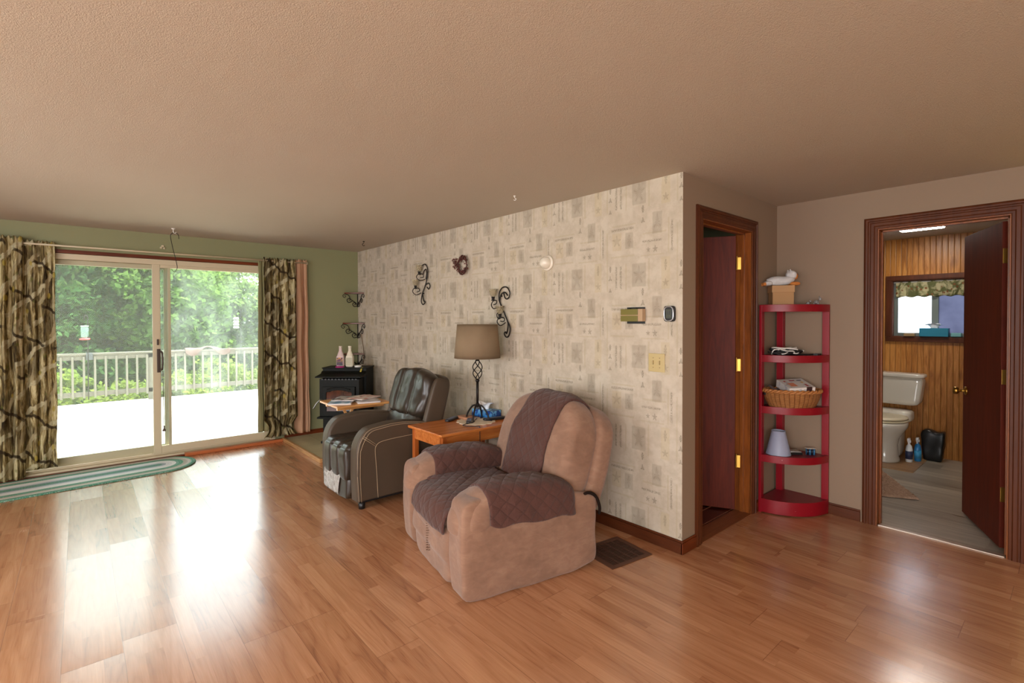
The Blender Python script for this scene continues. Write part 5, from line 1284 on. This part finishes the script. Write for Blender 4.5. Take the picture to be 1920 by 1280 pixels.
def figurine(loc, s, label):
    b = bm_new(); soft(b, (0, 0, .016*s), (.020*s, .013*s, .013*s), 2.2, 7); soft(b, (.0, -.018*s, .034*s), (.009*s, .009*s, .010*s), 2, 6); soft(b, (-.004*s, -.015*s, .046*s), (.003*s, .003*s, .006*s), 2, 4)
    for x in (-.011, .011):
        for y in (-.01, .01): soft(b, (x*s, y*s, .006*s), (.004*s, .004*s, .007*s), 2, 4)
    tag(O('glass_figurine', b, MAT['fig'], smooth=True), label, 'figurine', 'glass figurines on the red shelf').location = loc
figurine((1.262, -.265, 1.521), .8, 'left small clear glass figurine on top of the red shelf')
figurine((1.290, -.312, 1.521), 1.25, 'larger dark clear glass figurine at the right on top of the red shelf')
# heap of cords
b = bm_new(); rk = random.Random(9)
def scribble(b, n, r, z1, cx, cy, sx, sy, seed):
    q = random.Random(seed); pts = []
    for k in range(n): a = k*1.9+q.random()*1.6; rr = q.uniform(.3, 1); pts.append((cx+math.cos(a)*sx*rr, cy+math.sin(a)*sy*rr, r+q.random()*z1))
    tube(b, pts, r, 6, 5)
hp_ = thing('cord_heap', 'tangled heap of black and white cords on the second shelf of the red unit', 'cords', (1.19, -.15, tops[1]-.003), R(46))
scribble(b, 44, .0045, .05, 0, .02, .06, .12, 1); O('black_cords', b, MAT['black'], hp_, smooth=True)
b = bm_new(); scribble(b, 30, .0042, .055, -.015, .0, .055, .12, 2); O('white_cords', b, plain('white_cable', (226, 222, 214), .45), hp_, smooth=True)
b = bm_new(); soft(b, (-.0, -.0, .02), (.055, .11, .02), 2.4, 8); jig(b, .02, 14, 8); O('adapter_pile', b, MAT['black'], hp_, smooth=True)
b = bm_new(); lathe(b, [(0, 0), (.007, 0), (.007, .01), (0, .01)], (-.035, -.03, .035), 8); O('red_button', b, plain('red_plastic_dot', (190, 20, 40), .4), hp_)
b = bm_new(); tube(b, [(0, .0, .004), (.05, -.06, .004), (.11, -.10, .004)], .007, 6, 4); box(b, .06, .13, -.12, -.09, 0, .012); tag(O('charger', b, MAT['black']), 'black charger lying right of the cord heap on the second red shelf', 'charger').location = (1.235, -.20, tops[1]-.003)
# wicker basket
wk = G('wicker', .55, .35); u_, v_, _ = wk.sep(wk.co('UV'))
cu = wk.m_('FLOOR', wk.m_('MULTIPLY', u_, 34)); fu = wk.m_('ABSOLUTE', wk.m_('SUBTRACT', wk.m_('FRACT', wk.m_('MULTIPLY', u_, 34)), .5))
fv = wk.m_('ABSOLUTE', wk.m_('SUBTRACT', wk.m_('FRACT', wk.m_('ADD', wk.m_('MULTIPLY', v_, 17), wk.m_('MULTIPLY', wk.m_('MODULO', cu, 2), .5))), .5))
hgt = wk.m_('MULTIPLY', wk.mr(fv, .1, .5, 1, 0), wk.mr(fu, .36, .5, 1, .1))
wk.set('Base Color', wk.ramp(wk.m_('ADD', wk.m_('MULTIPLY', hgt, .7), wk.m_('MULTIPLY', wk.noise(wk.co(), 30, 2), .35)), [(.1, (72, 36, 14)), (.45, (160, 98, 50)), (.9, (206, 148, 90))])); wk.bump(hgt, .8, .006)
bk = thing('wicker_basket', 'oval brown wicker basket on the middle shelf of the red unit', 'basket', (1.192, -.185, tops[2]-.003), R(46))
b = bm_new()
def wf(u, v):
    a = u*2*PI; k = .80+.20*math.sin(min(1, v*1.1)*PI/2)
    return Vector((math.cos(a)*.112*k, math.sin(a)*.192*k, .115*v))
sheet(b, wf, 72, 12, uv=lambda u, v: (u, v), closed_u=True); O('woven_side', b, wk, bk, smooth=True, solid=.008)
b = bm_new()
for s in range(2):
    pts = [(math.cos(a)*(.116+.006*math.cos(a*16+s*PI)), math.sin(a)*(.196+.006*math.cos(a*16+s*PI)), .117+.008*math.sin(a*16+s*PI)) for a in [2*PI*k/160 for k in range(160)]]
    tube(b, pts, .0085, 7, closed=True)
O('braided_rim', b, plain('wicker_braid', (178, 116, 62), .5, bump=(120, .8, .004)), bk, smooth=True)
b = bm_new(); lathe(b, [(0, .004), (.085, .004), (.085, .012), (0, .012)], seg=32, sy=1.75); O('base', b, wk, bk)
b = bm_new(); box(b, -.018, .018, .193, .204, .085, .102); O('handle_slot', b, MAT['black'], bk)
# white printed carton in the basket
g = G('printed_carton', .45, .4); X_, Y_, Z_ = g.sep(g.co())
c = g.mix(g.mr(g.noise(g.co(), 26, 2), .58, .6), (222, 216, 210), (196, 190, 190)); 
def cm(x0, x1, y0, y1, colr, c):
    a = g.m_('MULTIPLY', g.m_('GREATER_THAN', X_, x0), g.m_('LESS_THAN', X_, x1)); d_ = g.m_('MULTIPLY', g.m_('GREATER_THAN', Y_, y0), g.m_('LESS_THAN', Y_, y1)); return g.mix(g.m_('MULTIPLY', a, d_), c, colr)
c = cm(-.055, .01, .012, .06, (222, 140, 106), c); c = cm(-.065, -.02, -.062, -.048, (170, 40, 40), c); c = cm(.0, .03, -.06, -.047, (220, 170, 70), c); c = cm(.045, .062, -.02, .02, (160, 40, 50), c); c = cm(.045, .062, -.07, -.035, (70, 70, 80), c); c = cm(.035, .055, .05, .065, (190, 60, 50), c); c = cm(-.07, -.0, .066, .068, (60, 110, 80), c); c = cm(-.0905, -.078, -.07, -.03, (60, 34, 34), c); g.set('Base Color', c)
bx = tag(O('printed_box', boxes((-.088, .088, -.092, .092, -.028, .028)), g, bevel=.0015), 'white printed carton tilted in the wicker basket', 'box'); bx.location = (1.20, -.205, .925); bx.rotation_euler = (R(-3), R(-14), R(50))
b = bm_new(); sheet(b, lambda u, v: Vector((-.05+.1*u, -.06+.12*v, .02*noise.noise(Vector((u*3, v*3, 2)))+.02*v)), 10, 10); o = tag(O('paper_bag', b, plain('grey_paper', (110, 98, 100), .6), smooth=True, solid=.001), 'crumpled grey paper at the left in the wicker basket', 'paper'); o.location = (1.135, -.105, .885); o.rotation_euler = (R(15), R(-20), R(50))
b = bm_new(); soft(b, (0, 0, 0), (.035, .05, .02), 4, 6); tag(O('blue_packet', b, plain('blue_packet', (50, 54, 110), .4), smooth=True), 'small blue packet between the paper and the carton in the basket', 'packet').location = (1.13, -.15, .872)
# lamp shade on the fourth shelf
g = G('white_fabric_shade', .4, .4); g.set('Base Color', lin((176, 182, 206))); tr = g.n('ShaderNodeBsdfTranslucent', {'Color': lin((190, 196, 220))}); g.t.links.new(g.n('ShaderNodeMixShader', (.25, g.b.outputs[0], tr)), g.out.inputs[0])
b = bm_new(); lathe(b, [(.083, 0), (.081, .006), (.045, .168), (.047, .172)], seg=40); tube(b, [(-.045, 0, .16), (0, 0, .155), (.045, 0, .16)], .0015, 5)
tag(O('small_lamp_shade', b, g, smooth=True, solid=.002), 'small pale blue-white tapered lamp shade standing on the fourth red shelf', 'lamp shade').location = (1.150, -.110, tops[3]-.002)
# blister pack and battery pack
bl = thing('blister_pack', 'silver blister pack beside the pale lamp shade on the fourth red shelf', 'package', (1.235, -.185, tops[3]-.003), R(50))
O('tray', boxes((-.035, .035, -.045, .045, 0, .018)), MAT['black'], bl, bevel=.002); 
b = bm_new(); soft(b, (0, 0, .022), (.036, .046, .006), (5, 5, 2), 6); jig(b, .006, 30, 2); O('foil', b, plain('silver_foil', (176, 172, 170), .25, .6, .5), bl, smooth=True)
bp = thing('battery_pack', 'pack of black and blue batteries at the right end of the fourth red shelf', 'batteries', (1.300, -.275, tops[3]-.003), R(46))
for i in range(4):
    for j in range(2):
        b = bm_new(); lathe(b, [(0, 0), (.007, 0), (.007, .044), (.003, .044), (.003, .047), (0, .047)], (-.0075+j*.015, -.0225+i*.015, 0), 10); O('battery', b, plain('battery_case', (30, 34, 48) if (i+j) % 2 else (60, 110, 150), .3, .5, .3), bp, smooth=True)
O('card', boxes((-.018, .018, -.032, .032, .047, .049)), MAT['white'], bp)
